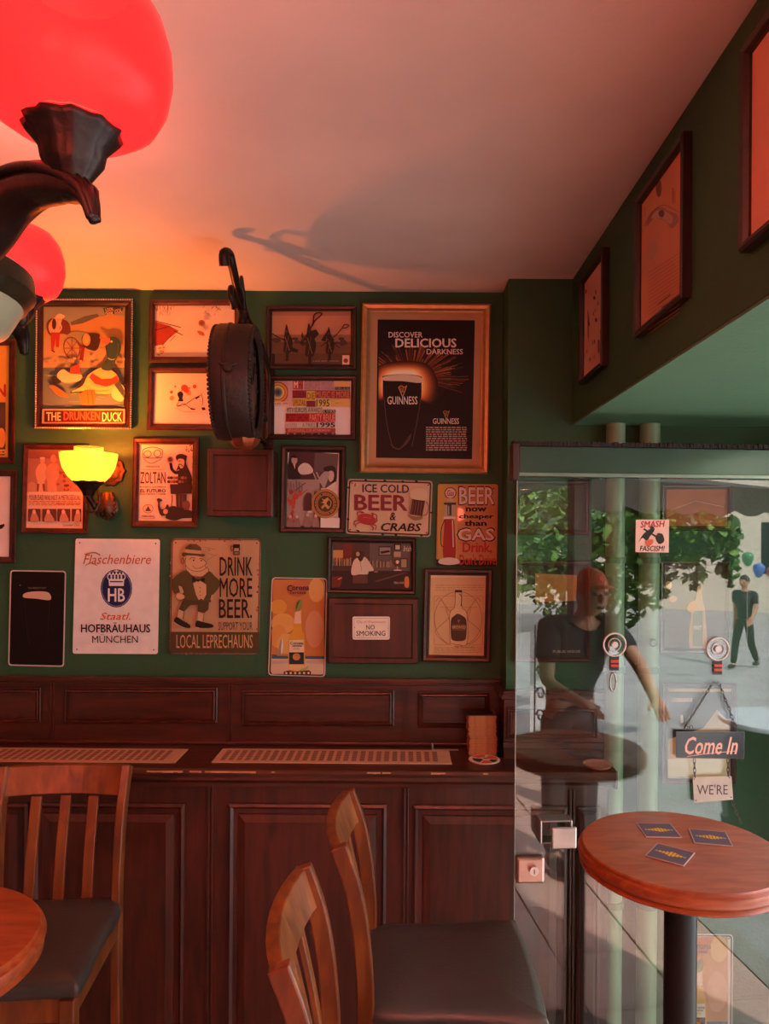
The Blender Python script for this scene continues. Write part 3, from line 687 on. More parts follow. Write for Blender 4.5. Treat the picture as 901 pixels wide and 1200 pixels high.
# --- father poster behind sconce
t, A = picture('framed reddish photo advert with four small photos along its foot, behind the wall lamp', [(27, 520), (105, 521), (103, 626), (24, 625)], 6.5, WALL, paper='#e0b89a')
A.Z(20, 510, 6.93)
A.rect(84, 105, 560, 460, '#a8745c', 4).rect(84, 105, 560, 190, '#8d5a48').blob([(84, 400), (130, 380), (170, 420), (160, 455), (84, 455)], '#c08a6c')
for x, s, c in ((200, 1.0, '#d0a080'), (290, 1.25, '#c48c6c')):
    A.blob([(x - 50 * s, 300), (x - 20 * s, 235), (x + 30 * s, 235), (x + 42 * s, 320), (x + 20 * s, 390), (x + 25 * s, 455), (x - 30 * s, 455), (x - 35 * s, 380)], c).ell(x + 6, 205 if s == 1 else 190, 20 * s, 26 * s, c)
A.ell(206, 186, 22, 9, '#e0bc9c').poly([(160, 395), (180, 395), (175, 455), (160, 455)], '#7a4a3a').poly([(205, 395), (225, 395), (228, 455), (212, 455)], '#7a4a3a')
rr = random.Random(2)
for k in range(26): A.ell(rr.uniform(320, 540), rr.uniform(300, 450), rr.uniform(10, 26), rr.uniform(6, 18), rr.choice(['#8a4a3a', '#6a3028', '#c98a6a', '#b5644a']), n=8)
A.text('YOUR DAD WAS NOT A METROSEXUAL', 96, 484, 516, 528, '#8a4434', .03).lines_of_print(94, 535, 520, 575, 3, '#9c6450', .4).text('THEN WHAT YOUR DAD DRANK', 314, 550, 516, 568, '#a8322a', .03)
for x0, x1 in ((90, 190), (205, 318), (328, 432), (444, 522)):
    A.rect(x0, 598, x1, 700, '#5a3228').blob([(x0 + 20, 698), (x0 + 30, 640), (x0 + 50, 615), (x0 + 70, 640), (x1 - 15, 698)], '#b98068').ell(x0 + 48, 622, 14, 18, '#d8a88a')
A.text('Canadian Club', 368, 722, 506, 738, '#5a2c22', .02, .3)
A.done(t)
# --- fortune teller poster
t, A = picture('framed poster of a turbaned fortune teller and a rooster, titled Zoltan', [(156, 513), (234, 513), (232.5, 619), (154, 618)], 8, WALL, paper='#e3bfa4')
A.Z(150, 510, 10.01)
INKB = '#33201c'
A.line([(175, 230), (180, 170), (285, 140), (395, 170), (400, 235), (380, 265), (190, 265), (175, 230)], 9, INKB, True).ring(230, 220, 42, 38, 9, INKB).ring(345, 215, 40, 40, 9, INKB).line([(185, 280), (240, 320), (290, 328), (390, 280)], 7, INKB, True)
A.text('PRESENTA', 215, 358, 372, 378, INKB, .02).line([(160, 404), (430, 404)], 3, INKB)
A.text('ZOLTAN', 145, 430, 440, 568, '#4a2a24', .02).text('EL PUERCO QUE PREDICE', 142, 600, 440, 618, INKB, .03).text('EL FUTURO', 146, 632, 442, 672, INKB, .05).text('CON CERTEZA Y FUROR', 142, 682, 440, 700, INKB, .03)
A.ring(235, 862, 58, 50, 5, INKB).poly([(200, 890), (235, 830), (270, 890)], '#5a3a32').text('MERCADO', 160, 938, 312, 956, INKB, .02).ring(235, 968, 80, 12, 3, INKB)
A.ell(495, 290, 42, 45, '#b98068').ell(495, 285, 26, 28, '#5a342c').line([(500, 330), (515, 400), (560, 440), (600, 430)], 34, INKB, True)
A.blob([(560, 270), (575, 232), (630, 220), (690, 245), (685, 275), (680, 320), (700, 380), (745, 480), (750, 560), (740, 660), (600, 670), (585, 480), (600, 400), (565, 420), (590, 340)], INKB, 4)
A.blob([(580, 290), (620, 275), (660, 295), (650, 370), (620, 390), (595, 350)], '#d8a88c').line([(590, 345), (620, 340), (645, 365)], 9, INKB).line([(595, 305), (615, 300)], 6, INKB)
for k in range(14): A.ell(480 + (k % 7) * 32, 500 + (k // 7) * 45, 22, 18, ['#7a4c40', '#4a2c26', '#9c6a58'][k % 3], n=9)
A.poly([(490, 575), (750, 575), (748, 685), (500, 690)], '#3f2822').poly([(560, 690), (690, 690), (680, 900), (570, 900)], '#4a302a').line([(600, 700), (600, 890)], 6, '#8a5a4c').line([(640, 700), (640, 890)], 6, '#8a5a4c')
A.blob([(440, 960), (460, 870), (520, 830), (600, 850), (700, 870), (768, 910), (768, 965), (640, 975), (560, 1000), (470, 985)], '#38241e', 4).blob([(640, 800), (690, 765), (725, 800), (715, 870), (660, 870)], '#7c5044')
A.blob([(335, 750), (370, 740), (405, 765), (375, 790), (385, 860), (430, 860), (460, 810), (480, 850), (450, 930), (400, 945), (370, 920), (350, 840), (350, 790)], '#432b25', 4).ell(440, 895, 28, 30, '#d09a80').line([(395, 940), (400, 958)], 6, INKB).line([(510, 830), (520, 740), (515, 705)], 10, INKB)
rr = random.Random(6)
for k in range(16): A.ell(rr.uniform(680, 768), rr.uniform(112, 200), rr.uniform(4, 12), rr.uniform(3, 9), '#6a4238', n=7)
for k in range(10): A.ell(rr.uniform(752, 768), rr.uniform(230, 520), 6, rr.uniform(5, 14), '#6a4238', n=7)
A.done(t)
# --- pictures cut by the left edge
t, A = picture('tall yellow poster cut by the left edge of the photo, upper of the two', [(-80, 397), (19, 397), (17, 544), (-82, 543)], 8, WALL, paper='#d39a3a', name='framed_poster')
A.Z(0, 380, 2.93)
A.text('CARNIVAL', -200, 55, 20, 72, '#33201c', .05).text('LONDON', -190, 205, 20, 250, '#a2262a', .05).rect(-180, 268, 19, 430, '#4a3a2c').ell(-60, 360, 40, 60, '#a8743c').ell(5, 390, 14, 34, '#c98a3c').lines_of_print(-190, 436, 18, 455, 2, '#5a3a20')
A.done(t)
t, A = picture('white print with a black brush stroke cut by the left edge, under the yellow poster', [(-80, 550), (20, 551), (18, 660), (-82, 659)], 7.5, WALL, paper='#ddcfc8')
A.Z(0, 380, 2.93)
A.poly([(-150, 760), (-60, 705), (15, 685), (10, 700), (-20, 712), (-60, 740), (-140, 775)], '#241a1c').poly([(-10, 700), (14, 684), (16, 694)], '#241a1c')
A.done(t)
# --- small dark stout sign
t, A = plate('small black tin sign with a white border showing only the pale head of a stout', [(12, 668), (77.5, 669), (75, 781.5), (9.5, 780)], WALL, '#0b0709', edge='#0b0709', ew=1.4, rad=4, holes=False)
A.Z(0, 600, 2.816)
A.blob([(78, 282), (82, 268), (120, 262), (160, 266), (166, 290), (120, 286)], '#c9a996', 4).line([(80, 290), (90, 400), (100, 440)], 1.3, '#33272a').line([(164, 292), (158, 400)], 1.3, '#33272a').text('THE PERFECT PINT', 92, 248, 152, 254, '#8f7a6e').ell(66, 242, 2.2, 1.2, '#c9b8ac', n=6)
A.done(t)
# --- white brewery sign
t, A = plate('white tin sign with a blue crowned oval badge and the words Hofbräuhaus München', [(88.5, 631), (187.5, 632), (185, 766.5), (85, 766)], WALL, '#e6dcd8', rad=3)
A.Z(0, 600, 2.816)
A.text('Flaschenbiere', 274, 140, 498, 172, '#c8632c', .012, .3).line([(282, 176), (300, 168), (320, 176)], 3, '#c8632c', True).line([(280, 140), (310, 134), (330, 142)], 4, '#c8632c', True)
A.ell(384, 252, 52, 63, '#1c2450').ring(384, 252, 48, 59, 2, '#8a90b0')
A.text('HB', 356, 252, 412, 296, '#e6dcd8', .035).text('Staatl.', 330, 332, 430, 356, '#c8632c', .012, .3)
A.poly([(358, 222), (410, 222), (408, 244), (360, 244)], '#e6dcd8').poly([(362, 228), (406, 228), (405, 232), (363, 232)], '#1c2450')
for k in range(5): A.ring(362 + k * 11, 214, 7, 9, 3, '#e6dcd8', 12)
for k in range(5): A.ell(362 + k * 11, 202, 3, 3, '#e6dcd8', n=8)
A.line([(384, 204), (384, 190)], 3, '#e6dcd8').line([(378, 195), (390, 195)], 3, '#e6dcd8')
A.text('HOFBRÄUHAUS', 267, 364, 496, 398, '#1b1c2c', .035).text('MÜNCHEN', 304, 403, 455, 432, '#23243a', 0)
A.done(t)
# --- drink more beer
t, A = plate('tan tin sign reading Drink More Beer with a bowler-hatted bearded man in a green suit', [(201, 631), (306, 631.5), (303, 766.5), (198.5, 766)], WALL, '#b8936e', rad=5, edge='#6d3f2b', ew=.2)
A.Z(195, 625, 7.835)
rr = random.Random(12)
for k in range(60):
    s_ = rr.random(); x, y = (rr.uniform(45, 850), rr.choice([62, 1100]) + rr.uniform(-8, 8)) if s_ < .5 else (rr.choice([48, 850]) + rr.uniform(-8, 6), rr.uniform(60, 1090))
    A.ell(x - (y - 60) * .02, y, rr.uniform(4, 12), rr.uniform(4, 12), rr.choice(['#6b4330', '#8a5a40', '#9c6a4a']), n=7)
A.poly([(38, 905), (852, 908), (848, 1098), (32, 1095)], '#4c3a20')
DK, SU = '#231815', '#4f4424'
A.text('DRINK', 488, 218, 790, 390, DK, .02).text('MORE', 488, 408, 788, 588, DK, .02).text('BEER.', 482, 604, 786, 780, DK, .02).text('SUPPORT YOUR', 478, 815, 790, 888, '#33241c', .0).text('LOCAL LEPRECHAUNS', 92, 930, 792, 1054, '#c09a72', .0)
A.rect(612, 100, 674, 160, DK).rect(614, 165, 672, 200, DK).ring(604, 138, 14, 22, 5, DK, 14).rect(622, 136, 664, 160, '#b8936e').rect(622, 172, 664, 192, '#8a6a4c')
A.poly([(170, 185), (172, 130), (215, 98), (275, 97), (318, 130), (326, 195)], SU).poly([(172, 145), (320, 160), (324, 190), (170, 178)], '#b8936e').blob([(142, 190), (165, 175), (250, 190), (340, 190), (352, 205), (320, 215), (240, 205), (160, 212)], SU, 4)
A.blob([(160, 250), (180, 205), (320, 215), (370, 265), (362, 290), (385, 330), (375, 380), (300, 400), (220, 380), (175, 320)], '#c29c76', 4).line([(182, 215), (172, 260), (182, 330), (230, 385), (300, 400), (372, 382), (386, 330), (352, 300), (368, 268), (330, 235)], 4.5, DK, True)
A.line([(175, 290), (220, 335), (290, 350), (350, 330), (368, 312)], 4, DK, True).line([(240, 295), (265, 320), (310, 318), (345, 295)], 4, DK, True).ring(148, 255, 14, 24, 4, DK, 14).line([(212, 240), (235, 222), (268, 232)], 5, DK, True).line([(300, 238), (318, 228), (335, 240)], 5, DK, True).ell(250, 248, 8, 8, DK, n=10).ell(320, 250, 7, 7, DK, n=10)
A.blob([(45, 440), (100, 380), (180, 340), (240, 390), (300, 420), (390, 350), (440, 390), (490, 440), (480, 500), (430, 560), (405, 600), (390, 635), (160, 620), (150, 550), (110, 540), (75, 555), (50, 500)], SU, 4).poly([(110, 480), (140, 490), (160, 540), (130, 560)], '#b8936e')
A.poly([(245, 460), (300, 430), (365, 470), (365, 560), (340, 612), (320, 600), (295, 612), (270, 560)], '#c29c76').poly([(235, 395), (290, 430), (235, 450)], DK).poly([(300, 430), (350, 405), (355, 450)], DK).ell(292, 432, 14, 14, DK, n=10)
for y in (500, 535, 570): A.ell(310, y, 5, 5, DK, n=8)
A.blob([(80, 580), (110, 545), (165, 570), (160, 600), (110, 612)], '#c29c76').line([(80, 580), (110, 545), (165, 570), (160, 600), (110, 612), (80, 580)], 3.5, DK, True).blob([(405, 600), (420, 560), (430, 600), (410, 615)], '#c29c76')
A.poly([(160, 605), (390, 630), (385, 700), (345, 735), (285, 715), (290, 655), (220, 660), (160, 720), (112, 695)], '#453a20')
A.poly([(108, 700), (165, 720), (150, 800), (95, 780)], '#c29c76').poly([(285, 725), (345, 738), (335, 815), (280, 800)], '#c29c76').line([(108, 700), (95, 780)], 4, DK).line([(162, 722), (150, 790)], 4, DK).line([(285, 725), (282, 800)], 4, DK).line([(345, 738), (335, 815)], 4, DK)
A.blob([(68, 800), (95, 768), (150, 800), (215, 840), (215, 868), (160, 862), (90, 825)], DK, 4).blob([(265, 850), (280, 802), (340, 815), (420, 835), (430, 860), (380, 870), (290, 866)], DK, 4).line([(66, 815), (120, 850), (160, 868)], 5, '#d0b090', True).line([(265, 862), (300, 868)], 5, '#d0b090')
A.line([(350, 125), (450, 150)], 3, '#7a4a34').line([(385, 145), (400, 160)], 5, '#5a3226').line([(375, 245), (470, 190)], 3, '#7a4a34').line([(380, 180), (440, 205)], 3, '#7a4a34')
A.done(t)
# --- beach beer sign
def beach(A, far=False):
    A.clip = (76, 644)
    A.poly([(92, 84), (660, 84), (645, 912), (68, 912)], '#b8763e')
    for cx_, cy_, rx, ry, c in ((560, 200, 85, 130, '#cf9a5a'), (150, 380, 90, 80, '#c9913f'), (200, 560, 130, 110, '#d09c52'), (150, 700, 90, 130, '#cc8f4a'), (540, 620, 100, 200, '#c48a62'), (350, 200, 110, 70, '#a8623a'), (400, 130, 90, 40, '#b86a42'), (240, 780, 110, 110, '#cfa05a')): A.ell(cx_, cy_, rx, ry, c)
    A.poly([(68, 908), (645, 912), (642, 950), (66, 945)], '#35606a').poly([(66, 940), (642, 945), (638, 1110), (60, 1105)], '#cdae94').poly([(66, 958), (300, 950), (300, 990), (66, 1000)], '#b8a090').poly([(440, 960), (640, 952), (640, 1000), (450, 990)], '#b8a090')
    A.blob([(140, 900), (160, 790), (185, 715), (175, 860), (150, 905)], '#8a8a80').blob([(178, 880), (190, 720), (200, 800), (190, 880)], '#d8cdb8').line([(80, 900), (130, 905)], 8, '#33221a')
    A.blob([(262, 1060), (262, 760), (275, 690), (305, 640), (315, 540), (330, 430), (345, 380), (395, 380), (400, 560), (408, 640), (432, 700), (430, 1060), (350, 1075)], '#cf9434', 4).poly([(335, 420), (390, 420), (395, 560), (315, 560)], '#d8b09a')
    A.poly([(272, 742), (420, 735), (425, 870), (265, 870)], '#dbc7a8').poly([(265, 872), (425, 872), (425, 1000), (265, 1000)], '#23263a').ell(345, 920, 42, 38, '#b87a3c').poly([(265, 1005), (428, 1005), (430, 1058), (350, 1072), (264, 1055)], '#d8b078')
    A.blob([(330, 430), (345, 340), (400, 300), (405, 370), (385, 420), (350, 430)], '#7a8240', 4).blob([(338, 390), (350, 330), (385, 305), (360, 370), (345, 410)], '#44602c')
    A.blob([(380, 1060), (430, 1040), (475, 1020), (450, 1065), (400, 1078)], '#a8a84e').poly([(205, 1080), (260, 1068), (330, 1080), (480, 1065), (502, 1080), (500, 1125), (210, 1115)], '#4a2a24')
    for k in range(6): A.ell(235 + k * 48, 1096, 14, 12, '#d6bca2', n=8)
    A.clip = None; A.text('C', 242, 145, 300, 212, '#23243a', .04).text('orona', 298, 160, 482, 200, '#23243a', .035).text('cerveza', 276, 220, 448, 242, '#33304a', .03)
    A.text('Corona', 276, 755, 420, 788, '#23243a', .03).text('cerveza', 298, 795, 404, 812, '#33304a', .03).text('EXTRA', 310, 822, 384, 846, '#b5703c', .02)
t, A = plate('amber beach tin sign with a lime-topped bottle, just above the back wall wainscot', [(318.5, 676.5), (383.5, 677.5), (381, 793.5), (314, 791.5)], WALL, '#c9b8a4', edge='#3a2420', ew=1.2, rad=5, ecol='#d0bdb4')
A.Z(310, 670, 9.23); beach(A); A.done(t)
# --- ice cold beer and crabs
t, A = plate('cream tin sign reading Ice Cold Beer and Crabs with a red crab and a mug', [(407.5, 561), (507, 563.5), (504.5, 629.5), (405, 625.5)], WALL, '#c8a88c', rad=4, edge='#33241f', ew=1.6, ecol='#a89080')
A.Z(400, 555, 7.835)
for k, (x, y) in enumerate(((225, 62), (400, 66), (565, 74), (690, 72), (830, 360), (62, 420), (70, 130), (380, 556), (500, 562), (735, 568))): A.blob([(x - 14, y - 6), (x, y - 10), (x + 14, y), (x + 4, y + 10), (x - 10, y + 6)], '#2a1c18')
A.line([(128, 90), (124, 118)], 8, '#5a2a20').blob([(130, 518), (160, 520), (172, 540), (150, 530)], '#2a1a16')
A.text('ICE COLD', 192, 95, 622, 172, '#22223a', .035, dy=8).text('BEER', 118, 192, 608, 338, '#7a2a30', .05, dy=6).text('&', 444, 356, 500, 430, '#1f1512', .03, .2).text('CRABS', 362, 452, 738, 528, '#1f1512', .05, .25, dy=4)
A.blob([(150, 400), (180, 372), (260, 375), (310, 410), (315, 450), (270, 475), (190, 460), (155, 435)], '#a23434', 4)
for P in ([(160, 400), (145, 360), (185, 348)], [(290, 400), (280, 365), (320, 380), (325, 410)], [(155, 430), (120, 440), (118, 470)], [(165, 450), (130, 470), (135, 490)], [(290, 470), (320, 480), (310, 515)], [(270, 475), (295, 500), (285, 520)], [(310, 440), (330, 435), (320, 410)]): A.line(P, 9, '#a23434', True)
A.ell(190, 356, 20, 9, '#a23434', .2).ell(290, 372, 9, 18, '#a23434', -.3).line([(200, 400), (270, 410)], 4, '#d07060')
A.poly([(645, 228), (768, 250), (742, 392), (615, 372)], '#4a2620').poly([(640, 228), (655, 225), (628, 375), (612, 370)], '#9c7a66').blob([(625, 190), (650, 148), (720, 132), (780, 155), (795, 210), (770, 245), (690, 240), (640, 225)], '#d0b696', 4).line([(780, 262), (800, 300), (785, 370), (750, 385)], 10, '#8a6a58', True).blob([(612, 375), (680, 395), (745, 392), (735, 420), (670, 430), (620, 400)], '#8f6c54', 4)
for k in range(4): A.line([(665 + k * 24, 250 + k * 3), (642 + k * 26, 372 + k * 4)], 3.5, '#8a5a48')
A.done(t)
# --- gas sign
t, A = plate('orange tin sign of a red petrol pump reading Beer now cheaper than Gas', [(513, 567), (583.5, 567.5), (582, 664), (511, 662)], WALL, '#b8743a', rad=3)
A.Z(495, 560, 5.45)
A.poly([(100, 45), (225, 45), (220, 520), (98, 520)], '#c49448').poly([(88, 520), (472, 528), (470, 568), (88, 560)], '#1c1412')
A.blob([(134, 515), (137, 330), (147, 262), (196, 262), (206, 330), (210, 515)], '#9c2a22', 3).line([(192, 270), (197, 440)], 7, '#c9b8a8').ell(178, 97, 38, 37, '#2a1815').ell(178, 97, 33, 32, '#d8b0a0').text('Gas', 155, 78, 202, 116, '#9c2a30', .03, .2).poly([(160, 130), (198, 130), (202, 150), (155, 150)], '#b8a898').poly([(134, 158), (218, 158), (208, 178), (144, 178)], '#3a2a24')
A.poly([(143, 172), (206, 172), (206, 250), (140, 250)], '#b09a88').rect(160, 172, 186, 240, '#4a3a36').line([(168, 180), (168, 235)], 4, '#c9b8a8').poly([(134, 248), (212, 248), (212, 262), (134, 262)], '#d6c2b0').line([(143, 265), (120, 330), (118, 420), (132, 440)], 5, '#1c1412', True)
A.blob([(106, 545), (112, 520), (170, 508), (225, 520), (236, 545), (170, 556)], '#cfbdb0', 4)
A.text('BEER', 228, 52, 464, 176, '#2a1815', .075).text('BEER', 234, 60, 458, 168, '#d8bcae', .03).text('now', 276, 188, 410, 216, '#1c1412', .07).text('cheaper', 232, 230, 456, 268, '#1c1412', .07).text('than', 268, 270, 410, 308, '#1c1412', .07)
A.text('GAS', 218, 316, 466, 408, '#2a1815', .10).text('GAS', 226, 324, 458, 400, '#d8b8a8', .05).text('Drink,', 256, 410, 444, 486, '#b0281e', .06).text("Don't Drive", 236, 488, 468, 556, '#b0281e', .04)
A.done(t)
# --- bar photograph
t, A = picture('dark framed photo of a man in a pale shirt leaning on a bar', [(384, 629), (487.5, 631), (487, 697), (383, 695)], 6.5, WALL, frame=DARKF, paper='#43332c')
A.Z(380, 625, 7.508)
A.rect(64, 75, 768, 490, '#4a3730').rect(68, 148, 164, 215, '#c08a52').rect(66, 215, 160, 250, '#8a5a38').rect(165, 90, 245, 240, '#6a2e22').rect(400, 80, 768, 330, '#5c544e')
rr = random.Random(3)
for k in range(16): A.rect(75 + k * 11, 225 + rr.uniform(-12, 6), 81 + k * 11, 285, rr.choice(['#c9a27a', '#2e1c18', '#8a6a50']))
for k in range(30): A.rect(400 + k * 8, 245 + rr.uniform(-14, 10), 405 + k * 8, 300, rr.choice(['#8a6c58', '#3a2a26', '#a58a74']))
A.rect(478, 115, 590, 195, '#2a201e').rect(486, 124, 582, 188, '#8c8078').poly([(490, 160), (570, 148), (578, 165), (500, 180)], '#241c1c').rect(615, 95, 675, 150, '#231a18').rect(625, 104, 664, 142, '#c0ac9c').rect(612, 162, 672, 208, '#b09072').rect(670, 220, 732, 306, '#2c201a').rect(676, 228, 724, 300, '#a08868')
A.text('Irish', 695, 110, 765, 160, '#cdb8a8', .02, .3)
A.ell(640, 258, 38, 38, '#4a3c36').ell(643, 252, 14, 16, '#e0c8b0').rect(638, 290, 648, 320, '#b09a88').ell(645, 326, 36, 9, '#cdb49c')
A.poly([(66, 330), (440, 330), (730, 330), (768, 345), (766, 490), (64, 490)], '#2e1f1d').poly([(440, 420), (700, 345), (730, 345), (460, 430)], '#5c4034').poly([(66, 380), (160, 380), (140, 470), (64, 478)], '#6a2a1e')
A.blob([(240, 362), (250, 260), (290, 215), (360, 210), (400, 260), (435, 325), (390, 335), (380, 360), (310, 362)], '#cfb49e', 4).blob([(285, 200), (300, 160), (345, 165), (345, 215), (320, 250), (300, 230)], '#3a2620', 4).line([(315, 250), (330, 330)], 3, '#5a4034').ell(295, 182, 16, 20, '#b58a70').line([(120, 405), (150, 392)], 10, '#c98a5a').ell(455, 338, 20, 7, '#8a6450').rect(250, 370, 380, 440, '#5a3a30')
A.blob([(708, 470), (706, 400), (718, 380), (732, 380), (744, 400), (742, 472)], '#c8783a', 3).text('Make it Irish', 612, 424, 700, 444, '#cdb49c', .01, .3)
A.done(t)
# --- panelled boxes
def wallbox(label, Q, dp):
    P = [WALL.pt(*q) for q in Q]; x0 = min(P[0].x, P[3].x); x1 = P[1].x; z1 = P[0].z; z0 = P[3].z
    t = thing('wall_box', ((x0 + x1) / 2, YW, z0), label, 'box')
    mk('box_body', B().box((x0, YW - dp, z0), (x1, YW - .0006, z1)), MAHOG, t, bevel=.003)
    b = B(); rings = []
    for i, o in ((.0, .0), (.0, .006), (.004, .010), (.018, .010), (.022, .004), (.026, .004)): rings.append([(x0 + i, YW - dp - o, z1 - i), (x1 - i, YW - dp - o, z1 - i), (x1 - i, YW - dp - o, z0 + i), (x0 + i, YW - dp - o, z0 + i)])
    b.loft(rings); b.bm.verts.ensure_lookup_table(); b.bm.faces.new(b.bm.verts[-4:]); mk('box_door', b, MAHOG, t)
    return t
wallbox('square dark wooden wall box under the hanging clock', [(252, 530), (326, 530), (326, 606), (252, 606)], .09)
wallbox('wide dark wooden wall box carrying the no smoking sign', [(386, 699.5), (490, 699.5), (490, 775), (386, 775)], .035)
t, A = plate('little white sign reading No Smoking on the wooden wall box', [(413, 722.5), (457, 722.5), (456.5, 749.5), (413, 749.5)], Plane(1, YW - .0392, -1), '#e6d6c8', rad=2.5, holes=False)
A.Z(380, 625, 7.508)
A.line([(262, 748), (564, 748), (564, 918), (262, 918), (262, 748)], 2.5, '#6a3a32').text('City of Westminster', 286, 768, 542, 796, '#b0604a', .0).text('NO', 368, 806, 444, 846, '#241a1c', .02).text('SMOKING', 280, 858, 538, 902, '#241a1c', .02).ell(268, 828, 3, 4, '#241a1c', n=8).ell(559, 836, 3, 4, '#241a1c', n=8)
A.done(t)
# --- bottle drawing
t, A = picture('framed technical drawing of a beer bottle in a circle, on aged paper', [(497, 666), (577.5, 667), (574.5, 776.5), (494.5, 775)], 8, WALL, paper='#d3ab7e')
A.Z(495, 560, 5.45)
L = '#6a4630'
A.rect(48, 612, 410, 636, '#e0c2a2').lines_of_print(85, 684, 395, 730, 3, '#a8805a', .25).lines_of_print(75, 1082, 385, 1125, 4, '#a8805a', .3)
A.ring(228, 900, 152, 175, 2.2, L, 40).line([(75, 755), (388, 755), (384, 1068), (75, 1065), (75, 755)], 1.8, '#9c7450').line([(118, 826), (350, 826)], 1.6, '#9c7450')
A.line([(85, 790), (105, 765), (125, 785), (155, 830), (180, 860), (172, 890), (120, 940), (85, 975), (100, 1015), (160, 1062)], 2.4, L, True).line([(372, 790), (350, 765), (330, 790), (290, 850), (285, 900), (330, 940), (372, 985), (350, 1030), (295, 1065)], 2.4, L, True).line([(150, 830), (175, 920)], 2, L).line([(310, 830), (285, 920)], 2, L)
A.blob([(176, 1055), (174, 870), (205, 825), (210, 730), (250, 730), (252, 825), (284, 870), (285, 1055), (230, 1066)], '#d9b88c', 4).line([(176, 1055), (174, 870), (205, 825), (210, 730)], 3, L, True).line([(250, 730), (252, 825), (284, 870), (285, 1055), (230, 1066), (176, 1055)], 3, L, True).rect(208, 716, 252, 732, '#3a241c').line([(235, 742), (250, 760), (246, 820)], 5, '#3a241c', True)
A.blob([(182, 1010), (182, 910), (205, 880), (225, 868), (255, 880), (280, 910), (280, 1010), (262, 1040), (200, 1040)], '#4a3022', 4).rect(190, 935, 276, 975, '#6a4a32').text('BREWED', 190, 944, 278, 962, '#c9a070', .02).poly([(222, 905), (240, 905), (231, 930)], '#8a6444').text('Fig. Beverage', 208, 1076, 330, 1086, L)
A.done(t)

# ---------------------------------------------------------------- pictures behind the glass (pier wall)
t, A = picture('upper left frame behind the door glass, dark print under the scalloped awning reflection', [(604, 563), (690, 563), (690, 627), (603.5, 627)], 6, PIER, paper='#4e4238')
A.ell(648, 598, 16, 12, '#5c5242').done(t)
t, A = picture('dark framed photo with an amber glow, lower left behind the door glass', [(605, 657), (693, 657), (692.5, 776), (604, 776)], 6.5, PIER, paper='#2c2320')
A.poly([(627, 672), (676, 674), (675, 704), (627, 706)], '#a06a3a').rect(613, 665, 624, 766, '#3a2a24').text('PUBLIC HOUSE', 648, 762, 680, 765, '#b8a492'); A.done(t)
t, A = picture('orange framed print high behind the door glass, beside the square sticker', [(776, 568), (858, 568), (857.5, 622), (775, 622)], 5.5, PIER, paper='#c9744a')
A.poly([(784, 600), (815, 585), (850, 592), (850, 615), (784, 615)], '#b86a42').line([(786, 598), (815, 587), (848, 594)], .8, '#e0a880').done(t)
t, A = picture('framed print with a tall pale bottle, middle of the right column behind glass', [(774, 657), (856, 657), (855, 766), (773, 766)], 6, PIER, paper='#54423a')
A.Z(680, 640, 3.751)
A.blob([(480, 450), (490, 280), (508, 230), (515, 180), (532, 180), (538, 240), (548, 290), (552, 450)], '#c48a5c', 4).rect(494, 285, 538, 440, '#6f6a48').text('MALT', 500, 350, 532, 368, '#d8b888', .02).blob([(470, 280), (480, 250), (510, 240), (500, 290)], '#d08a3a').ell(388, 172, 14, 18, '#d8a870').ell(408, 232, 16, 15, '#c8925a').poly([(380, 455), (560, 455), (555, 462), (380, 462)], '#c4583a')
A.done(t)
t, A = picture('framed advert with a black shape over sand, behind the come in sign', [(776, 800), (864, 800), (862.5, 919), (775, 919)], 7, PIER, paper='#b08a66')
A.Z(680, 640, 3.751)
A.poly([(385, 640), (690, 640), (690, 760), (640, 760), (600, 720), (540, 800), (400, 850), (385, 850)], '#3a302e').poly([(385, 850), (540, 800), (620, 850), (688, 850), (688, 940), (385, 940)], '#c08a62').rect(385, 935, 660, 1030, '#d0b48c').rect(402, 668, 492, 684, '#c09070').text('REAL HEROES', 406, 671, 488, 680, '#6a3a30').text('when it pours', 430, 1012, 520, 1020, '#7a5a44').blob([(440, 775), (442, 745), (450, 745), (452, 775)], '#d0b8a0')
A.done(t)
# low beach sign on the pier
dxy = aty(791, 1096, YP)
t, A = plate('amber beach tin sign low on the pier, half hidden by the table leg', [(786, 1094), (859, 1095), (858, 1222), (784, 1222)], PIER, '#c9b8a4', edge='#3a2420', ew=1.2, rad=5, ecol='#d0bdb4')
A.Z(775.5, 1088, 8.35); beach(A); A.done(t)

# ---------------------------------------------------------------- pictures on the beam
def beamQ(y0, y1, z0, z1):
    """far y0 .. near y1; returns px quad"""
    def px(y, z): 
        v = RC.transposed() @ (Vector((XB - .0, y, z)) - CAM); return (VX + F * v.x / -v.z, VY - F * v.y / -v.z)
    return [px(y0, z1), px(y1, z1), px(y1, z0), px(y0, z0)]
def beampic(label, y0, y1, z0, z1, art, paper):
    t = thing('framed_picture', (XB, (y0 + y1) / 2, z0), label, 'picture')
    b = B(); rings = []; w_ = .017
    for i, o in ((0, .0008), (0, .018), (.004, .022), (w_ * .7, .019), (w_, .012), (w_, .006)): rings.append([(XB - o, y0 - i, z1 - i), (XB - o, y1 + i, z1 - i), (XB - o, y1 + i, z0 + i), (XB - o, y0 - i, z0 + i)])
    b.loft(rings); mk('frame', b, DARKF, t)
    mk('backing_sheet', B().box((XB - .0075, y1 + w_ * .95, z0 + w_ * .95), (XB - .003, y0 - w_ * .95, z1 - w_ * .95)), ink(paper), t)
    A = Art(Plane(0, XB, -1), .0076); art(A); A.done(t)
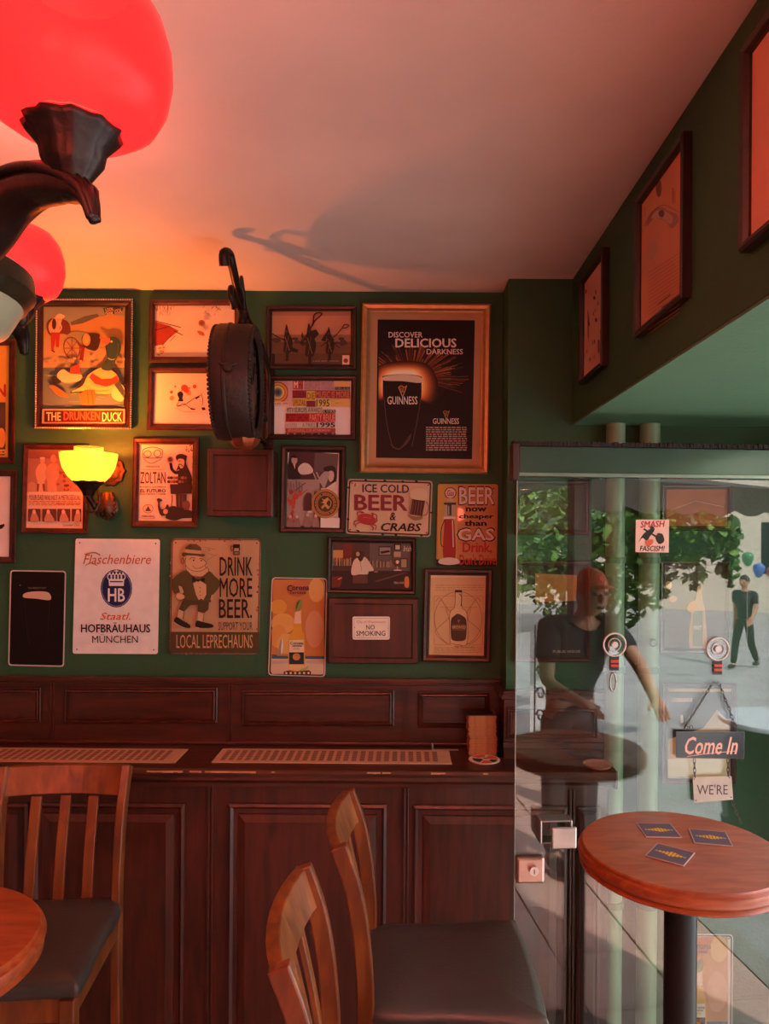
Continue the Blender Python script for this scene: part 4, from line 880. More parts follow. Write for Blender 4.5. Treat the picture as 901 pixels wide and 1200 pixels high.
def art1(A):
    A.Z(665, 155, 3.818)
    rr = random.Random(1)
    for k in range(22): x = rr.uniform(72, 160); y = 700 - (x - 72) * .5 + rr.uniform(0, 330); A.poly([(x, y), (x + 5, y - 3), (x + 5, y + 14), (x, y + 18)], rr.choice(['#8a5a48', '#5a3a32', '#a87058']))
    A.ell(120, 741, 5, 9, '#4a3230').ell(127, 840, 5, 9, '#4a3230').line([(90, 800), (92, 920)], 4, '#8a4c40').line([(138, 930), (139, 985)], 8, '#8a5044')
def art2(A):
    A.Z(665, 155, 3.818)
    A.ell(408, 250, 13, 40, '#7a5244').blob([(355, 420), (370, 365), (410, 335), (450, 350), (490, 370), (495, 400), (465, 430), (440, 400), (390, 385)], '#a07a68').blob([(375, 385), (400, 350), (440, 355), (470, 380), (460, 410), (420, 385)], '#c09a86').ell(420, 364, 13, 16, '#5e4640').blob([(355, 540), (370, 490), (395, 480), (400, 530), (375, 575), (360, 565)], '#b8907c')
    for k in range(17):
        y = 560 + k * 17; A.line([(362, y + 70), (372 + 130, y - 20 - k * .5)], 2.4, '#a4684c')
    A.line([(405, 770), (460, 725)], 5, '#6a4234').line([(420, 785), (450, 765)], 4, '#6a4234').line([(345, 420), (375, 360), (430, 325), (490, 355)], 3, '#8a5c4a', True)
    A.line([(345, 335), (345, 380)], 2, '#a8684c').line([(470, 250), (472, 320)], 8, '#b0704f')
def art3(A): pass
beampic('far framed print of small scattered marks on the beam, nearest the corner', 2.235, 1.975, CZ + .452, CZ + .768, art1, '#d2a18c')
beampic('framed map-like drawing with eye shapes, middle one on the beam', 1.70, 1.405, CZ + .452, CZ + .768, art2, '#cc8f6a')
beampic('framed print cut by the right edge, nearest one on the beam', 1.165, .87, CZ + .445, CZ + .765, art3, '#d89a80')
# ================================================================ lamps
BRONZE = mat('dark_bronze', '#2f2320', .38, .7, noise=.25, nscale=40, bump=.15)
BRONZE2 = mat('olive_bronze', '#4a4230', .32, .8, noise=.2, nscale=30)
def shade_mat(name, col, ecol, estr, tr, tint=(1, 1, 1), rough=.3):
    m = bpy.data.materials.new(name); m.use_nodes = True; nt = m.node_tree; b = nt.nodes['Principled BSDF']; out = nt.nodes['Material Output']
    b.inputs['Base Color'].default_value = srgb(col) + (1,); b.inputs['Roughness'].default_value = rough
    b.inputs['Emission Color'].default_value = ecol + (1,)
    n = nt.nodes.new('ShaderNodeTexNoise'); n.inputs['Scale'].default_value = 9; n.inputs['Detail'].default_value = 3
    mr = nt.nodes.new('ShaderNodeMapRange'); mr.inputs[3].default_value = estr * .88; mr.inputs[4].default_value = estr * 1.12
    tc = nt.nodes.new('ShaderNodeTexCoord'); nt.links.new(tc.outputs['Object'], n.inputs['Vector']); nt.links.new(n.outputs['Fac'], mr.inputs[0]); nt.links.new(mr.outputs[0], b.inputs['Emission Strength'])
    tp = nt.nodes.new('ShaderNodeBsdfTransparent'); tp.inputs[0].default_value = tint + (1,)
    mx = nt.nodes.new('ShaderNodeMixShader'); mx.inputs[0].default_value = tr
    b.inputs['Specular IOR Level'].default_value = .2; nt.links.new(b.outputs[0], mx.inputs[1]); nt.links.new(tp.outputs[0], mx.inputs[2]); nt.links.new(mx.outputs[0], out.inputs[0]); return m
REDG = shade_mat('red_lamp_glass', '#3a0c0a', (1.0, .012, .012), 1.5, .20, (1, .85, .8))
YELG = shade_mat('yellow_lamp_glass', '#c89a40', (1.0, .36, .015), 2.6, .30, (1, .55, .3))
YELC = shade_mat('lamp_collar_glass', '#d0a060', (1.0, .30, .03), .8, .6, (1, .8, .6))
CREAM = shade_mat('cream_lamp_glass', '#8f9078', (1.0, .9, .7), .0, .0)
def point(name, loc, w, col, r=.02, parent=None):
    l = bpy.data.lights.new(name, 'POINT'); l.energy = w; l.color = col; l.shadow_soft_size = r
    o = bpy.data.objects.new(name, l); COL.objects.link(o); o.location = Vector(loc) - (wloc(parent) if parent else Vector())
    if parent: o.parent = parent
    return o
# --- wall sconce
SX, SY = aty(104, 545, 2.385).x, 2.385
zb, zt_, zc = aty(104, 565, SY).z, aty(104, 531.5, SY).z, aty(104, 524, SY).z
t = thing('wall_lamp', (SX + .06, YW, zb - .1), 'lit yellow glass bowl wall lamp on an ornate bronze bracket', 'lamp')
R = 32 * SY / F
b = B().lathe((SX, SY, 0), [(R * .52, zb), (R * .74, zb + .02), (R * .90, zb + .045), (R * .98, zb + .075), (R, zt_), (R * .97, zt_), (R * .95, zb + .075), (R * .7, zb + .024), (R * .5, zb + .004)], 40, cap0=False, cap1=False); mk('lamp_shade', b, YELG, t, smooth=True)
b = B().lathe((SX, SY, 0), [(R * .50, zt_ - .002), (R * .50, zc), (R * .47, zc), (R * .47, zt_ - .002)], 32, cap0=False, cap1=False); mk('shade_collar', b, YELC, t, smooth=True)
b = B().lathe((SX, SY, 0), [(R * .98, zt_), (R * .5, zt_ + .001)], 32, cap0=False, cap1=False); mk('shade_lid', b, YELC, t, smooth=True)
b = B().lathe((SX, SY, 0), [(.016, zb - .045), (.022, zb - .03), (R * .38, zb - .014), (R * .55, zb - .001), (R * .55, zb + .003), (R * .3, zb + .003)], 24, flute=.05, nf=8); mk('lamp_cup', b, BRONZE, t, smooth=True)
px = (aty(131, 560, YW).x)
b = B()
za = aty(125, 552, YW).z
for k in range(2): b.lathe((px - .004, YW - .001, za), [(.052 - k * .012, 0), (.050 - k * .012, -.010 - k * .006), (.03 - k * .012, -.014 - k * .008)], 28, axis='Y', flute=.06, nf=10)
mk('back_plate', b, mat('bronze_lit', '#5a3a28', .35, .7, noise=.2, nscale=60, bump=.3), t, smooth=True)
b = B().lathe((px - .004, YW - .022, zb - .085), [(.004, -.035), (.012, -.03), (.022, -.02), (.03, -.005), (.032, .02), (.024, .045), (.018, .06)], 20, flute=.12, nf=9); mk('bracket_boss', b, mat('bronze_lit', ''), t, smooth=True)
P = crom([(px - .004, YW - .03, zb - .07), (px - .01, YW - .06, zb - .095), (SX + .01, SY + .06, zb - .105), (SX + .02, SY + .01, zb - .085), (SX, SY, zb - .045)], 6)
mk('arm', B().tube(P, [.012 - .004 * math.sin(i / len(P) * PI) for i in range(len(P))], 10), BRONZE, t, smooth=True)
P = crom([(SX + .028, SY, zb - .025), (SX + .036, SY, zb - .06), (SX + .02, SY, zb - .095), (SX - .005, SY, zb - .09), (SX - .008, SY, zb - .07)], 5)
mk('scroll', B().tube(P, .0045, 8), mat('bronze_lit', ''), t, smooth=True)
rr = random.Random(2); b = B()
for k in range(26): a = rr.uniform(0, 2 * PI); b.ball((px - .004 + .036 * math.cos(a) * rr.uniform(.6, 1), YW - .035, zb - .07 + .045 * math.sin(a) * rr.uniform(.6, 1)), rr.uniform(.004, .009), 7)
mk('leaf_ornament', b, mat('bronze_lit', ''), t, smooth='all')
point('wall_lamp_bulb', (SX, SY, zt_ - .012), SCONCE_W, (1.0, .22, .03), .015, t)
# --- chandelier
def chandelier(CC, label, angs, watt, drop=0):
    t = thing('chandelier', (CC.x, CC.y, ZC), label, 'chandelier')
    mk('ceiling_rose', B().lathe(CC, [(.075, ZC - .0005), (.07, ZC - .014), (.03, ZC - .035), (.012, ZC - .04)], 28), BRONZE, t, smooth=True)
    mk('stem', B().lathe(CC, [(.008, ZC - .038)] + [(r_, h_ - drop) for r_, h_ in ((.008, 2.40), (.022, 2.38), (.03, 2.34), (.018, 2.30), (.016, 2.24), (.035, 2.21), (.05, 2.18), (.04, 2.15), (.02, 2.13))], 20), BRONZE, t, smooth=True)
    zr = 2.105
    b = B().lathe(CC, [(.170, zr - .012), (.176, zr - .008), (.180, zr), (.186, zr + .006), (.184, zr + .030), (.176, zr + .036), (.166, zr + .03), (.166, zr)], 48, cap0=False, cap1=False); mk('bowl_rim', b, BRONZE2, t, smooth=True)
    b = B().lathe(CC, [(.004, zr - .105), (.05, zr - .10), (.10, zr - .08), (.152, zr - .045), (.172, zr - .008), (.172, zr + .01), (.165, zr + .01), (.145, zr - .042), (.05, zr - .095), (.004, zr - .1)], 40, cap0=False, cap1=False); mk('centre_bowl', b, CREAM, t, smooth=True)
    for k in range(3): a = k * 2.1 + .95; b = B().ball(CC + Vector((.186 * math.cos(a), .186 * math.sin(a), zr + .004)), .012, 8, (1, 1, 1.4)); mk('rim_finial', b, BRONZE, t, smooth='all')
    for ang, dz, gs in angs:
        a = math.radians(ang); u = Vector((math.cos(a), math.sin(a), 0)); E = CC + u * .425; s = u.cross(Vector((0, 0, 1)))
        P = crom([CC + u * .05 + Vector((0, 0, 2.115)), CC + u * .17 + Vector((0, 0, 2.10)), CC + u * .25 + Vector((0, 0, 2.112 + dz * .5)), CC + u * .31 + Vector((0, 0, 2.142 + dz)), CC + u * .37 + Vector((0, 0, 2.146 + dz)), E + u * .015 + Vector((0, 0, 2.124 + dz)), E + u * .036 + Vector((0, 0, 2.088 + dz))], 6)
        n = len(P); arm = B(); rad = [(.016 + .011 * math.sin(min(1, i / n * 1.25) * PI)) * (1 if i < n * .72 else max(.28, 1 - (i - n * .72) / (n * .28) * .85)) for i in range(n)]
        arm.tube(P, rad, 10); ao = mk('arm', arm, BRONZE, t, smooth='all')
        # leaf ribs laid along the arm
        b = B()
        for q in (-1, -.35, .35, 1):
            b.tube([p + s * q * rad[i] * .95 + Vector((0, 0, rad[i] * (1 - .45 * abs(q)))) for i, p in enumerate(P)][int(n * .25):], [.0055 * (1 if i < n * .6 else .7) for i in range(n - int(n * .25))], 6)
        for q in (-1, 1):
            for k, f in enumerate((.3, .42, .55)):
                p = P[int(n * f)]; b.tube([p + s * q * .016, p + s * q * .026 - u * .012 + Vector((0, 0, .012)), p + s * q * .022 - u * .028 + Vector((0, 0, .022))], [.008, .007, .002], 6)
        mk('arm_leaf', b, BRONZE, ao, smooth='all')
        b = B().lathe(E + Vector((0, 0, dz)), [(.010, 2.118), (.014, 2.134), (.022, 2.146), (.030, 2.158), (.032, 2.170), (.044, 2.184), (.048, 2.190), (.044, 2.194), (.02, 2.194)], 32, flute=.045, nf=11); mk('lamp_cup', b, BRONZE, t, smooth='all')
        zc0 = 2.188 + dz
        prof = [(r_ * gs * .96, zc0 + (h_ - zc0) * gs) for r_, h_ in [(.030, zc0), (.068, zc0 + .006), (.086, zc0 + .018), (.097, zc0 + .038), (.102, zc0 + .062), (.101, zc0 + .09), (.092, zc0 + .12), (.076, zc0 + .142), (.058, zc0 + .152)]]
        b = B().lathe(E, prof + [(r - .004, h - .002) for r, h in prof[::-1]], 40, cap0=False, cap1=False); mk('red_globe', b, REDG, t, smooth='all')
        point('globe_bulb', E + Vector((0, 0, zc0 + .075)), watt, (1.0, .19, .13), .05, t)
    for o in t.children:
        if not o.name.startswith(('ceiling_rose', 'stem')): o.location.z -= drop
chandelier(Vector((-.70, .985, 0)), 'bronze three-armed chandelier with red glass globes at the top left corner', ((-32.6, 0, 1), (95.5, .035, .86), (211, 0, 1)), RED_W)
chandelier(Vector((-.02, -.47, 0)), 'added bronze chandelier with red globes, unseen fill light behind the camera', ((10, 0, 1), (130, 0, 1), (250, 0, 1)), FILL_W, .34)  # unseen, added as strong pink fill for walls and ceiling
chandelier(Vector((-2.1, -1.7, 0)), 'added bronze chandelier with red globes, unseen fill light behind the camera at left', ((40, 0, 1), (160, 0, 1), (280, 0, 1)), FILL_W, .34)  # another unseen chandelier added to widen the red fill

# ================================================================ double sided hanging clock case
HX0, HX1, HY, HZ, HR = -.580, -.470, 2.21, aty(270, 449, 2.21).z, .172
LEA = mat('dark_iron_case', '#33241f', .5, .35, noise=.25, nscale=18, bump=.3, bscale=40)
t = thing('hanging_clock', ((HX0 + HX1) / 2, YW, HZ), 'dark round double-sided hanging clock case seen edge-on, held by a scrolled bracket', 'clock')
c = ((0, HY, HZ))
b = B().lathe(c, [(HR * .80, HX0), (HR * .86, HX0 - .004), (HR * .96, HX0), (HR, HX0 + .012), (HR, HX0 + .034), (HR * 1.018, HX0 + .037), (HR * 1.018, HX0 + .043), (HR, HX0 + .046), (HR, HX1 - .012), (HR * .96, HX1), (HR * .86, HX1 + .004), (HR * .80, HX1 - .006)], 56, axis='X', cap0=False, cap1=False); mk('clock_case', b, LEA, t, smooth=True)
for x, sg in ((HX0, -1), (HX1, 1)):
    b = B().lathe(c, [(0, x - sg * .014), (HR * .82, x - sg * .016)], 40, axis='X'); fo = mk('clock_face', b, mat('clock_face', '#4a3f38', .35), t)
    b = B()
    for k in range(12): a = k * PI / 6; b.sweep([Vector((x - sg * .0125, HY + HR * .62 * math.cos(a), HZ + HR * .62 * math.sin(a))), Vector((x - sg * .0125, HY + HR * .76 * math.cos(a), HZ + HR * .76 * math.sin(a)))], (.008, .003), up=Vector((1, 0, 0)))
    b.sweep([(x - sg * .011, HY, HZ), (x - sg * .011, HY + .05, HZ + .07)], (.008, .003), up=Vector((1, 0, 0))); b.sweep([(x - sg * .011, HY, HZ), (x - sg * .011, HY - .1, HZ + .03)], (.006, .003), up=Vector((1, 0, 0)))
    mk('clock_hands', b, LEA, fo)
    b = B()
    for k in range(84): a = 2 * PI * k / 84; b.ball((x + sg * .001, HY + HR * .955 * math.cos(a), HZ + HR * .955 * math.sin(a)), .0055, 6)
    mk('beaded_rim', b, LEA, t, smooth='all')
b = B(); b.lathe(((HX0 + HX1) / 2, HY - HR, HZ + .01), [(.001, -.012), (.012, -.01), (.016, -.002), (.016, .002)], 14, axis='Y'); b.tube([((HX0 + .03), HY - HR - .004, HZ + .02), (HX0 + .055, HY - HR - .010, HZ + .012), (HX1 - .03, HY - HR - .004, HZ + .02)], .004, 8); mk('case_latch', b, LEA, t, smooth=True)
xm = (HX0 + HX1) / 2 + .01
b = B(); P = crom([(HX1 + .0, YW - .012, HZ + .0), (HX1 + .0, YW - .03, HZ + .10), (xm + .03, 2.42, HZ + .17), (xm, 2.31, HZ + .225), (xm - .01, 2.20, HZ + .275), (xm - .015, 2.13, HZ + .32), (xm - .02, 2.10, HZ + .345), (xm - .03, 2.075, HZ + .335), (xm - .03, 2.085, HZ + .305)], 6)
b.tube(P, [.009 + .006 * (i / len(P)) for i in range(len(P))], 10)
P2 = crom([(xm, 2.30, HZ + .19), (xm - .012, 2.22, HZ + .235), (xm - .02, 2.15, HZ + .265), (xm - .02, 2.13, HZ + .235), (xm - .015, 2.16, HZ + .21)], 6); b.tube(P2, .009, 8)
P3 = crom([(xm, 2.26, HZ + .23), (xm, 2.22, HZ + .29), (xm, 2.20, HZ + .315), (xm, 2.185, HZ + .295)], 5); b.tube(P3, [.008 - .005 * i / 15 for i in range(16)], 8)
b.tube([(xm, HY, HZ + HR - .002), (xm, HY + .01, HZ + .22)], .012, 10); b.tube([(xm, HY + .08, HZ + HR * .85), (xm, HY + .09, HZ + .215)], .009, 8)
mk('scroll_bracket', b, BRONZE, t, smooth='all')
b = B().box((HX1 - .02, YW - .014, HZ - .16), (HX1 + .02, YW - .0006, HZ + .17)); mk('wall_bar', b, BRONZE, t, bevel=.004)
b = B().tube([(xm, HY + .14, HZ - .02), (HX1 - .01, YW - .012, HZ - .06)], .012, 8); b.tube([(xm, HY + .12, HZ - .12), (HX1 - .01, YW - .012, HZ - .14)], .009, 8); mk('stay', b, BRONZE, t, smooth=True)
b = B().lathe((xm + .012, HY, HZ - HR), [(.044, .006), (.040, -.004), (.030, -.018), (.020, -.024)], 24, flute=.08, nf=8); mk('copper_foot', b, mat('copper_foot', '#9c4f30', .35, .7), t, smooth=True)
t.rotation_euler.z = math.radians(4)

# ================================================================ furniture
CHW = wood('chair_wood', '#5a2a12', '#8a4c22', rough=.32, stretch=(14, 14, 3))
SEAT = mat('dark_leather', '#403d3a', .36, noise=.08, nscale=12, bump=.10, bscale=120)
def chair(loc, rot, label, nslat=3, arch=0.0):
    """bar chair facing local +y, seat centre at origin; world placed by rotating the empty"""
    t = thing('bar_chair', loc, label, 'chair'); t.rotation_euler.z = rot
    def part(name, b, m, **k):
        o = mk(name, b, m, local=True, **k); o.parent = t; return o
    # seat pad: tapered (wider at the front)
    wr, wf, d = .165, .20, .19; zs = .78
    ring = lambda s, z, g=0: [tuple(p) + (z,) for p in crom([Vector(q) * s for q in ((-wr, -d), (0, -d - .004), (wr, -d), (wr + .02, 0), (wf, d * .9), (wf * .86, d), (0, d + .008), (-wf * .86, d), (-wf, d * .9), (-wr - .02, 0))], 4, True)]
    b = B(); b.loft([ring(.94, zs - .045), ring(1.0, zs - .038), ring(1.01, zs - .02), ring(.985, zs - .006), ring(.9, zs), ring(.5, zs + .003), ring(.05, zs + .004)])
    b.bm.verts.ensure_lookup_table(); n = 40; b.bm.faces.new([b.bm.verts[i] for i in range(n)]); b.bm.faces.new([b.bm.verts[-n + i] for i in range(n)])
    part('seat', b, SEAT, smooth='all')
    b = B(); z0, z1 = zs - .10, zs - .046
    b.sweep([(-wf + .02, d - .02, (z0 + z1) / 2), (wf - .02, d - .02, (z0 + z1) / 2)], (.02, z1 - z0)); b.sweep([(-wr + .02, -d + .01, (z0 + z1) / 2), (wr - .02, -d + .01, (z0 + z1) / 2)], (.02, z1 - z0))
    for s in (-1, 1): b.sweep([(s * (wf - .025), d - .02, (z0 + z1) / 2), (s * (wr - .005), -d + .01, (z0 + z1) / 2)], (.02, z1 - z0))
    part('seat_rail', b, CHW, bevel=.002)
    for s in (-1, 1):
        part('leg', B().sweep([(s * (wf - .025), d - .02, zs - .047), (s * (wf - .02), d - .01, .4), (s * (wf - .012), d, .0)], [(.034, .034), (.032, .032), (.026, .026)], up=Vector((0, 1, 0))), CHW, bevel=.003)
        P = crom([(s * (wr - .002), -d - .03, .0), (s * (wr - .004), -d - .006, .40), (s * (wr - .004), -d + .0, zs - .03), (s * (wr - .002), -d - .008, .91), (s * (wr + .000), -d - .028, 1.03), (s * (wr + .002), -d - .060, 1.122)], 4)
        part('rear_post', B().sweep(P, (.024, .036), up=Vector((0, 1, 0))), CHW, bevel=.004)
    # curved top rail between posts
    N = 8; b = B(); r0, r1 = [], []
    for i in range(N + 1):
        f = i / N * 2 - 1; x = f * (wr + .012); bow = .028 * (1 - f * f); up = arch * (1 - f * f)
        for lst, z, yo in ((r0, 1.046, -.036), (r1, 1.120, -.061)):
            zz = z + (up if lst is r1 else up * .3); y = -d + yo - bow
            lst.append((Vector((x, y + .013, zz)), Vector((x, y - .011, zz))))
    rings = [[r0[i][0], r0[i][1], r1[i][1], r1[i][0]] for i in range(N + 1)]
    b.loft(rings); b.bm.verts.ensure_lookup_table(); b.bm.faces.new([b.bm.verts[i] for i in range(4)]); b.bm.faces.new([b.bm.verts[-4 + i] for i in range(4)])
    part('top_rail', b, CHW, bevel=.003)
    for i in range(nslat):
        f = (i - (nslat - 1) / 2) * .078 / (wr); x = f * wr; bow = .026 * (1 - f * f)
        part('slat', B().sweep(crom([(x, -d + .004 - bow * .2, zs - .05), (x, -d - .012 - bow * .6, .9), (x, -d - .034 - bow, 1.04)], 4), (.028, .012), up=Vector((0, 1, 0))), CHW, bevel=.002)
    for s in (-1, 1): part('stretcher', B().sweep([(s * (wf - .02), d - .012, .30), (s * (wr - .005), -d - .008, .30)], (.016, .026)), CHW, bevel=.002)
    part('stretcher', B().sweep([(-wf + .02, d - .006, .22), (wf - .02, d - .006, .22)], (.018, .028)), CHW, bevel=.002)
    part('stretcher', B().sweep([(-wr + .01, -d - .012, .34), (wr - .01, -d - .012, .34)], (.016, .024)), CHW, bevel=.002)
    return t
chair((-.930, 1.825, 0), PI + .05, 'slat-backed bar chair against the counter at the left, seat turned to the camera')
chair((.112, 1.728, 0), -PI / 2 + .02, 'bar chair with its black seat fully in view, left of the round table')
chair((.058, 1.300, 0), -PI / 2 + .03, 'nearest bar chair, only its arched slatted back showing at the bottom of the photo')

TABW = wood('table_top_wood', '#86381a', '#a85428', rough=.36, stretch=(5, 22, 22), bump=.02, coat=.12)
def round_table(c, r, label):
    zt = 1.05; t = thing('round_table', (c[0], c[1], 0), label, 'table')
    mk('table_top', B().lathe((c[0], c[1], 0), [(r - .03, zt - .052), (r - .012, zt - .050), (r - .004, zt - .044), (r - .012, zt - .037), (r - .003, zt - .030), (r + .0, zt - .020), (r - .003, zt - .011), (r - .009, zt - .008), (r - .009, zt - .003), (r - .012, zt)], 72), TABW, t, smooth=True)
    mk('pole', B().lathe((c[0], c[1], 0), [(.037, .03), (.037, zt - .06)], 28), mat('black_metal', '#17181a', .38, .5, noise=.05), t, smooth=True)
    mk('top_plate', B().lathe((c[0], c[1], 0), [(.09, zt - .060), (.09, zt - .0525)], 24), mat('black_metal', ''), t, smooth=True)
    mk('foot', B().lathe((c[0], c[1], 0), [(.21, .0), (.21, .012), (.16, .022), (.05, .034), (.037, .045)], 40), mat('black_metal', ''), t, smooth=True)
    return t
TC = (.652, 1.732)
round_table(TC, .236, 'round reddish wooden bar table on a black pole in front of the glass door')
round_table((-.885, 1.30), .236, 'round wooden bar table cut by the lower left corner')
for i, (Q, lab) in enumerate((([(741, 963), (789, 964), (798, 981), (759, 981)], 'square dark coaster with a yellow mark, rear left of the three on the round table'), ([(804, 970), (849, 974), (859, 991), (818, 988)], 'square dark coaster with a yellow mark, right one of the three on the round table'), ([(769, 987), (816, 999), (801, 1015), (756, 1001)], 'square dark coaster with a yellow mark, nearest one of the three on the round table'))):
    P = [atz(x, y, 1.0535) for x, y in Q]; c = sum(P, Vector()) / 4; e = (P[1] - P[0]); ang = math.atan2(e.y, e.x)
    h = .043; u = Vector((math.cos(ang), math.sin(ang), 0)); v = Vector((-u.y, u.x, 0))
    t = thing('beer_coaster', (c.x, c.y, 1.0505), lab, 'coaster', 'three coasters on the round table')
    q = lambda s, z: [Vector((c.x, c.y, z)) + u * s * a + v * s * b_ for a, b_ in ((-h, -h), (h, -h), (h, h), (-h, h))]
    mk('coaster_board', B().hull8(q(1, 1.0505), q(1, 1.0525)), mat('coaster_edge_pale', '#b99a92', .6), t)
    b = B(); b.bm.faces.new([b.bm.verts.new(p) for p in q(.95, 1.0527)]).material_index = 0
    rr = random.Random(i)
    for k in range(9):
        x = -.034 + k * .0078; hh = .004 + .010 * math.exp(-((k - 4.2) / 2.0) ** 2) * rr.uniform(.7, 1.1)
        pp = [Vector((c.x, c.y, 1.0529)) + u * (x + a) + v * b_ for a, b_ in ((0, -hh * .8), (.0062, -hh), (.0070, hh * .8), (.001, hh))]
        b.bm.faces.new([b.bm.verts.new(p) for p in pp]).material_index = 1 if k not in (0, 8) else 2
    mk('print', b, [ink('#5a4a54'), ink('#d89a30'), ink('#8f8694')], t)

# ================================================================ glass door
def glass_mat(name, refl=.05, tint=(.93, .965, .94)):
    m = bpy.data.materials.new(name); m.use_nodes = True; nt = m.node_tree; nt.nodes.remove(nt.nodes['Principled BSDF']); out = nt.nodes['Material Output']
    lw = nt.nodes.new('ShaderNodeLayerWeight'); lw.inputs[0].default_value = .5
    pw = nt.nodes.new('ShaderNodeMath'); pw.operation = 'POWER'; pw.inputs[1].default_value = 5
    mr = nt.nodes.new('ShaderNodeMapRange'); mr.inputs[3].default_value = refl; mr.inputs[4].default_value = 1
    tp = nt.nodes.new('ShaderNodeBsdfTransparent'); tp.inputs[0].default_value = tint + (1,)
    gl = nt.nodes.new('ShaderNodeBsdfGlossy'); gl.inputs['Roughness'].default_value = .0
    mx = nt.nodes.new('ShaderNodeMixShader')
    nt.links.new(lw.outputs['Facing'], pw.inputs[0]); nt.links.new(pw.outputs[0], mr.inputs[0]); nt.links.new(mr.outputs[0], mx.inputs[0]); nt.links.new(tp.outputs[0], mx.inputs[1]); nt.links.new(gl.outputs[0], mx.inputs[2]); nt.links.new(mx.outputs[0], out.inputs[0]); return m
GL = glass_mat('door_glass', .088)
ZH0, ZH1 = GLASS.pt(610, 559).z, GLASS.pt(610, 523).z
door = bpy.data.objects.new('door_1', None); COL.objects.link(door); door.location = GP; door['kind'] = 'structure'; door['label'] = 'frameless glass door leaf with a dark green top rail, standing open'
DW = 1.0
def dbox(b, x0, x1, y0, y1, z0, z1):
    """box in door coordinates: x along the leaf, y towards the camera"""
    c = [GP + GD * x + GN * y for x, y in ((x0, y0), (x1, y0), (x1, y1), (x0, y1))]
    return b.hull8([p + Vector((0, 0, z0)) for p in c], [p + Vector((0, 0, z1)) for p in c])
b = dbox(B(), 0, DW, -.004, .004, .012, ZH0 - .001); mk('glass_pane', b, GL, door)
EDGE = mat('glass_edge', '#9fb5a6', .2, noise=0, spec=.8)
b = dbox(B(), -.0016, 0, -.0042, .0042, .012, ZH0 - .001); mk('polished_edge', b, EDGE, door)
RAILM = mat('door_rail_green', '#4c5e54', .14, .6, noise=.1, nscale=3)
b = dbox(B(), .0, DW, -.022, .020, ZH0, ZH1); mk('top_rail', b, RAILM, door, bevel=.004)
b = dbox(B(), .0, DW, .0202, .023, ZH0 + .002, ZH0 + .012); mk('rail_lip', b, mat('rail_lip', '#8a978c', .25, .7), door, bevel=.001)
b = dbox(B(), -.018, -.0005, -.024, .024, ZH0 - .01, ZH1 + .006); mk('rail_end', b, mat('rail_end_brown', '#2e1c16', .5), door, bevel=.002)
b = B(); rr = random.Random(1)
for k in range(200):
    x = -.015 + k * .005; dbox(b, x, x + .0038, -.02, .018 + rr.uniform(0, .004), ZH1 + .0005, ZH1 + .010 + rr.uniform(0, .005))
o = mk('brush_strip', b, mat('brush_fibre', '#2c2826', .9, noise=.3, nscale=90), door); o['kind'] = 'stuff'
b = dbox(B(), DW + .001, DW + .03, -.016, .016, .0, ZH1); mk('hinge_stile', b, mat('dark_stile', '#3a3433', .4, .3), door, bevel=.003)
# handle
hc = GLASS.pt(652, 975, .06); u0 = (GLASS.pt(646, 975, .06) - GP).dot(GD); u00 = (GLASS.pt(632, 975, .05) - GP).dot(GD); u01 = (GLASS.pt(676, 975, .066) - GP).dot(GD); hz = hc.z
SS = mat('brushed_steel', '#b5aba4', .28, .9, noise=.1, nscale=60)
b = dbox(B(), u00, u00 + .007, .0045, .055, hz - .036, hz + .030); dbox(b, u00 + .0071, u01 - .016, .0045, .055, hz + .024, hz + .030); dbox(b, u01 - .0159, u01 - .009, .0045, .055, hz - .036, hz + .030); dbox(b, u00 + .0071, u01 - .016, .0045, .055, hz - .036, hz - .030); mk('door_handle', b, SS, door, bevel=.006)
b = dbox(B(), u0, u01, .0555, .066, hz - .046, hz + .014); mk('handle_plate', b, mat('pale_steel', '#d8cfc8', .3, .8), door, bevel=.004)
lc = GLASS.pt(622, 1017); u1 = (lc - GP).dot(GD)
b = dbox(B(), .001, u1 + .036, .0045, .020, lc.z - .038, lc.z + .038); lo = mk('door_lock', b, mat('rosy_steel', '#c9a69a', .3, .8), door, bevel=.008)
b = B().tube([GP + GD * (u1 + .002) + GN * .0205 + Vector((0, 0, lc.z + .004)), GP + GD * (u1 + .002) + GN * .033 + Vector((0, 0, lc.z + .004))], .013, 20); mk('key_cylinder', b, mat('pale_steel', ''), lo, smooth=True)
b = dbox(B(), u1 + .0005, u1 + .0035, .0332, .0340, lc.z - .003, lc.z + .010); mk('keyhole', b, mat('slot_dark', ''), lo)
# --- sticker on the glass
t = thing('sticker', GLASS.pt(765, 648, .005), 'square pink sticker reading Smash Fascism! high on the glass door', 'sticker')
SQ = [(745, 609), (784, 609), (783.5, 647.5), (744.5, 647)]
b = B().hull8([GLASS.pt(x, y, .0045) for x, y in SQ], [GLASS.pt(x, y, .0051) for x, y in SQ]); mk('sticker_sheet', b, ink('#e6b8a8'), t)
A = Art(GLASS, .0052); A.Z(590, 480, 2.858)
A.text('SMASH', 458, 374, 540, 396, '#b02a22', .05, .15, dy=-3).text('FASCISM!', 456, 456, 540, 474, '#1d1716', .04, .2)
A.blob([(452, 445), (470, 415), (500, 395), (505, 405), (490, 425), (480, 440), (465, 430)], '#2a2220').line([(470, 400), (490, 412), (510, 425)], 6, '#2a2220').blob([(475, 440), (500, 435), (498, 450), (480, 458)], '#d0603a').blob([(508, 425), (530, 415), (538, 440), (520, 450)], '#2a2220').ell(497, 396, 7, 7, '#3a2c28', n=10).ell(520, 420, 7, 7, '#3a2c28', n=10)
A.done(t)
